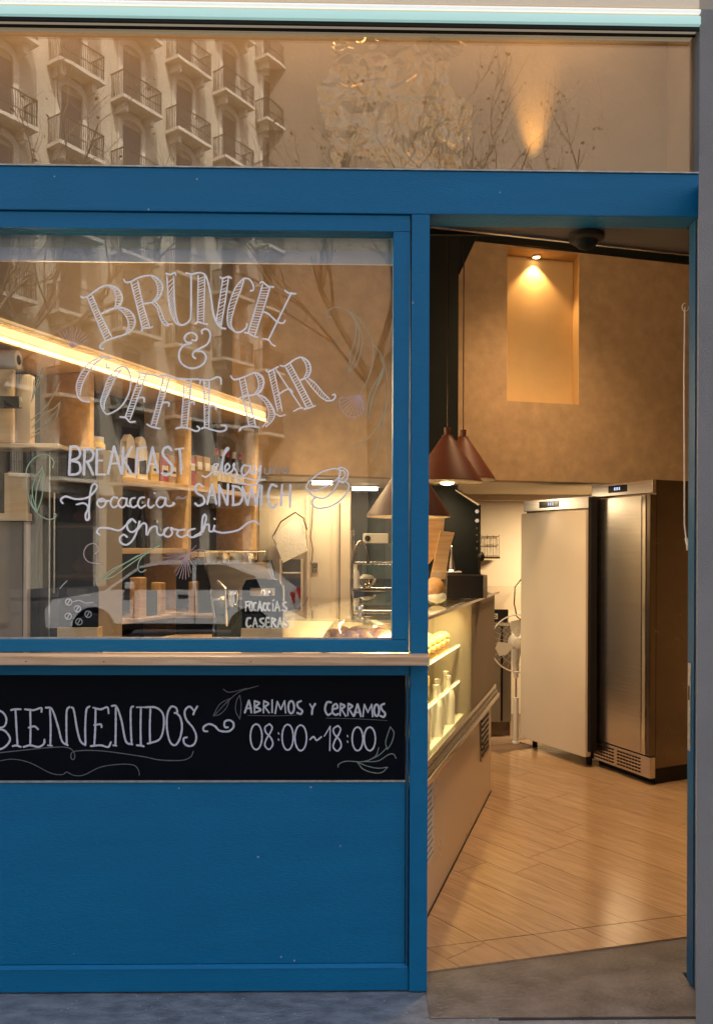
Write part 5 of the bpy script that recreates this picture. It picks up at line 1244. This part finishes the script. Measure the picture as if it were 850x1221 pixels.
for i, zz_ in enumerate((1.2205, 1.4205, 1.6205)):
    o = MB().blob(((x0 + x1) / 2 + .05, 3.34, zz_ + .035), (.07, .05, .035), 2, .05).build('bread_loaf', 'bread', smooth=True)
    tag(o, ['brown loaf on the lowest shelf of the cooler', 'brown loaf on the middle shelf of the cooler', 'brown loaf on the highest loaded shelf of the cooler'][i], 'bread')
# roller blind cassette inside the head of the window
t = thing('roller_blind', 'rolled grey blind with a lilac hem across the top of the window', 'blind', (-.7, D + .1, fz(313)))
yb = D + .09
z0, z1 = at(230, 313, yb).z, at(230, 268, yb).z; zm = at(230, 297, yb).z
MB().box(XL + .07, wx1 + .02, yb, yb + .004, zm, z1).build('blind_fabric', 'blind_grey', t)
MB().box(XL + .07, wx1 + .02, yb - .004, yb + .008, z0, zm - .0005, .002).build('hem_bar', 'blind_lilac', t)

# ------------------------------------------------------------------ street behind the camera (seen in the glass)
def mir(px, py, d):      # a point seen mirrored in the shop glass at virtual distance d
    p = at(px, py, d); return Vector((p.x, 2 * D - d, p.z))
def building(name, lab, A, dirv, nb_, bay, floors, fh, z0, wallm, depth=12, trim='stone_light', wmat='window_dark'):
    ang = math.atan2(dirv[1], dirv[0])
    t = thing(name, lab, 'building', (A[0], A[1], 0), ang, world=False)
    L_ = nb_ * bay; H = z0 + floors * fh
    MB().box(0, L_, -depth, 0, -.2, H).build('wall', wallm, t)
    MB().box(-.3, L_ + .3, -.5, .7, H, H + .5).build('cornice', trim, t)
    MB().box(0, L_, -.01, .25, z0 - .5, z0 - .1).build('string_course', trim, t)
    for i in range(nb_):
        if trim != 'stone_light': break
        MB().box((i + .12) * bay, (i + .88) * bay, .003, .06, 0, z0 - .75, .02).build('shop_opening', 'window_dark', t)
        MB().box((i + .10) * bay, (i + .90) * bay, .003, .5, z0 - .74, z0 - .55, .02).build('shop_awning', 'shutter', t)
    wm = gm = bm_ = rm = am = None
    for i in range(nb_):
        for j in range(floors):
            x = (i + .5) * bay; z_ = z0 + j * fh + .15
            if wm is None:
                o1 = MB().box(x - .5, x + .5, .005, .03, z_, z_ + 2.35).build('window', wmat, t); wm = o1
                b = MB(); b.box(x - .72, x - .5, 0, .14, z_, z_ + 2.4); b.box(x + .5, x + .72, 0, .14, z_, z_ + 2.4)
                pts = [(x + .72 * math.cos(R(a_)), z_ + 2.4 + .5 * math.sin(R(a_))) for a_ in range(0, 181, 20)]
                pin = [(x + .5 * math.cos(R(a_)), z_ + 2.35 + .25 * math.sin(R(a_))) for a_ in range(180, -1, -20)]
                b.prism_y(pts + pin, 0.001, .16); o2 = b.build('window_surround', trim, t)
                b = MB(); b.box(x - 1.05, x + 1.05, 0, .85, z_ - .22, z_ - .08); b.box(x - .8, x - .6, 0, .6, z_ - .6, z_ - .22); b.box(x + .6, x + .8, 0, .6, z_ - .6, z_ - .22)
                o3 = b.build('balcony', trim, t)
                b = MB()
                for q in range(22): b.box(x - 1 + q * 2 / 21 - .012, x - 1 + q * 2 / 21 + .012, .79, .81, z_ - .08, z_ + .9)
                for q in range(8):
                    for sx in (-1, 1): b.box(x + sx - .012, x + sx + .012, .05 + q * .1, .07 + q * .1, z_ - .08, z_ + .9)
                b.box(x - 1.02, x + 1.02, .78, .82, z_ + .9, z_ + .94); b.box(x - 1.02, x + 1.02, .78, .82, z_ + .3, z_ + .33)
                b.box(x - 1.02, x - .98, 0, .8, z_ + .9, z_ + .94); b.box(x + .98, x + 1.02, 0, .8, z_ + .9, z_ + .94)
                o4 = b.build('balcony_railing', 'iron', t)
                src = (o1, o2, o3, o4); base_ = (x, z_)
            else:
                for o in src:
                    c = o.copy(); C.objects.link(c); c.location = o.location + Vector((x - base_[0], 0, z_ - base_[1])); MADE.append(c)
    return t
q0 = Vector((-11.9 - .67 * 8, -25.44 + 8)); q1 = Vector((-11.9 + .67 * 15, -25.44 - 15))
dd = (q0 - q1); nb_ = 9
# local x runs along the wall and local +y must face the street (towards +X +Y)
dirv = Vector((.557, -.83)); left_n = Vector((-dirv.y, dirv.x))
building('corner_building', 'cream stone apartment block with iron balconies mirrored in the transom', (q0.x, q0.y), dirv, 8, 3.0, 8, 3.2, 4.2, 'stone_cream')
# right hand block: faces the shop, in brown stone
t = thing('opposite_building', 'plain brown rendered gable wall across the street', 'building', (12, -36, 0))
MB().box(-4.6, 34, -48, -36, -.2, 32).build('wall', 'stone_brown', t)
for x_ in (20, 28): MB().tube([(x_, -35.9, 0), (x_, -35.9, 31)], .08, 8).build('downpipe', 'shutter', t, True)
MB().box(-4.8, 34.2, -48.2, -35.7, 32.001, 32.4).build('coping', 'stone_light', t)
# bare plane trees
def tree(x, y, h, seed, lab):
    rnd = random.Random(seed); t = thing('plane_tree', lab, 'tree', (x, y, 0))
    b = MB(); b.tube([(x, y, 0), (x + .05, y, h * .2), (x - .05, y + .05, h * .42)], [.24, .19, .16], 12); b.build('trunk', 'bark', t, True)
    b = MB(); lf = MB(); tips = []
    def grow(p, d, L_, r, n):
        pts = [p]; q = p
        for k_ in range(4):
            d = (d + Vector((rnd.uniform(-.28, .28), rnd.uniform(-.28, .28), rnd.uniform(-.05, .2)))).normalized(); q = q + d * L_ / 4; pts.append(q)
        b.tube(pts, [r, r * .88, r * .78, r * .68, r * .58], 5 if n > 1 else 4)
        if n > 0:
            for k_ in range(3 if n > 1 else 3):
                nd = (d + Vector((rnd.uniform(-1, 1), rnd.uniform(-1, 1), rnd.uniform(-.2, .7))) * .8).normalized()
                grow(pts[rnd.choice((2, 3, 4))], nd, L_ * rnd.uniform(.6, .8), r * .52, n - 1)
        else: tips.extend(pts)
    for k_ in range(5):
        a_ = k_ * 1.26 + rnd.uniform(-.3, .3)
        grow(Vector((x - .05, y + .05, h * .42 - .05 * k_)), Vector((math.cos(a_) * .7, math.sin(a_) * .7, .9)).normalized(), h * .24, .09, 4)
    b.build('branches', 'bark', t)
    for p in tips:
        if rnd.random() < .16:
            s_ = rnd.uniform(.03, .06); c = p + Vector([rnd.uniform(-.15, .15) for _ in range(3)])
            a1 = Vector([rnd.uniform(-1, 1) for _ in range(3)]).normalized(); a2 = a1.orthogonal().normalized()
            lf._add([c + a1 * s_, c + a2 * s_ * .6, c - a1 * s_, c - a2 * s_ * .6], [(0, 1, 2, 3)])
    o = lf.build('leaves', 'leaf', t)
tree(-7.4, -11.0, 11.5, 3, 'bare plane tree with a few brown leaves on the left of the street')
tree(.4, -12.0, 12.5, 11, 'bare plane tree with spreading branches opposite the window')
tree(4.6, -14.0, 12, 5, 'bare plane tree farther right across the street')
# white parked car (mirrored in the window)
t = thing('parked_car', 'white hatchback parked across the street', 'car', (-3.1, -8.7, -.13), 0, world=False)
body = [(-2.1, .32), (-2.12, .62), (-1.98, .80), (-1.1, .95), (-.55, 1.36), (-.2, 1.45), (.9, 1.45), (1.55, 1.25), (1.98, .92), (2.08, .60), (2.05, .32)]
def arch(cx): return [(cx + .36 * math.cos(R(a_)), .32 + .36 * math.sin(R(a_))) for a_ in range(0, 181, 20)]
low = body + arch(1.3) + arch(-1.3)
b = MB(); b.prism_y(low, -.86, .86); bmesh.ops.triangulate(b.bm, faces=[f for f in b.bm.faces if len(f.verts) > 4]); b.build('body', 'car_white', t)
for sy in (-.868, .862):
    MB().prism_y([(-1.0, .98), (-.5, 1.33), (-.2, 1.39), (.35, 1.39), (.35, .98)], sy, sy + .006).build('side_window', 'car_glass', t)
    MB().prism_y([(.42, .98), (.42, 1.39), (.9, 1.39), (1.4, 1.2), (1.5, .98)], sy, sy + .006).build('side_window', 'car_glass', t)
MB()._add([(0, 0, 0)], []) if False else None
b = MB(); b._add([(-1.08, -.74, .985), (-1.08, .74, .985), (-.53, .68, 1.385), (-.53, -.68, 1.385), (-1.10, -.74, .98), (-1.10, .74, .98), (-.55, .68, 1.38), (-.55, -.68, 1.38)], [(0, 1, 2, 3), (4, 7, 6, 5), (0, 4, 5, 1), (1, 5, 6, 2), (2, 6, 7, 3), (3, 7, 4, 0)]); b.build('windscreen', 'car_glass', t)
for sy in (-.872, .866):
    for x_ in (-.62, .385, 1.12): MB().box(x_, x_ + .012, sy, sy + .006, .40, .98).build('door_gap', 'black_plastic', t)
    for x_ in (.12, .92): MB().box(x_, x_ + .16, sy - .02, sy + .02, .86, .89, .008).build('door_handle', 'chrome', t)
    MB().box(-1.0, 1.0, sy, sy + .006, .30, .40).build('sill_trim', 'black_plastic', t)
    MB().box(-.75, -.60, sy - .10 if sy < 0 else sy, sy if sy < 0 else sy + .10, .98, 1.10, .03).build('wing_mirror', 'car_white', t)
MB().box(-2.125, -2.09, -.45, .45, .42, .58, .01).build('grille', 'black_plastic', t)
for cx_ in (-1.3, 1.3):
    for y0 in (-.87, .67):
        wh = MB().lathe([(.20, y0), (.31, y0 + .02), (.32, y0 + .10), (.31, y0 + .18), (.20, y0 + .2)], (cx_, .32), 24, 'y', True).build('wheel', 'rubber', t, True)
        MB().lathe([(.20, y0 + .01), (.20, y0 + .19)], (cx_, .32), 20, 'y').build('rim', 'rim', wh, True)
for sy in (-.7, .5): MB().box(-2.11, -2.0, sy, sy + .2, .62, .74, .02).build('headlight', 'lamp_lens', t)
for sy in (-.8, .62): MB().box(1.96, 2.06, sy, sy + .18, .72, .92, .02).build('tail_light', 'red_lens', t)
# ------------------------------------------------------------------ tidy helper properties
for o in bpy.data.objects:
    for kx in ('_c', '_off'):
        if kx in o: del o[kx]
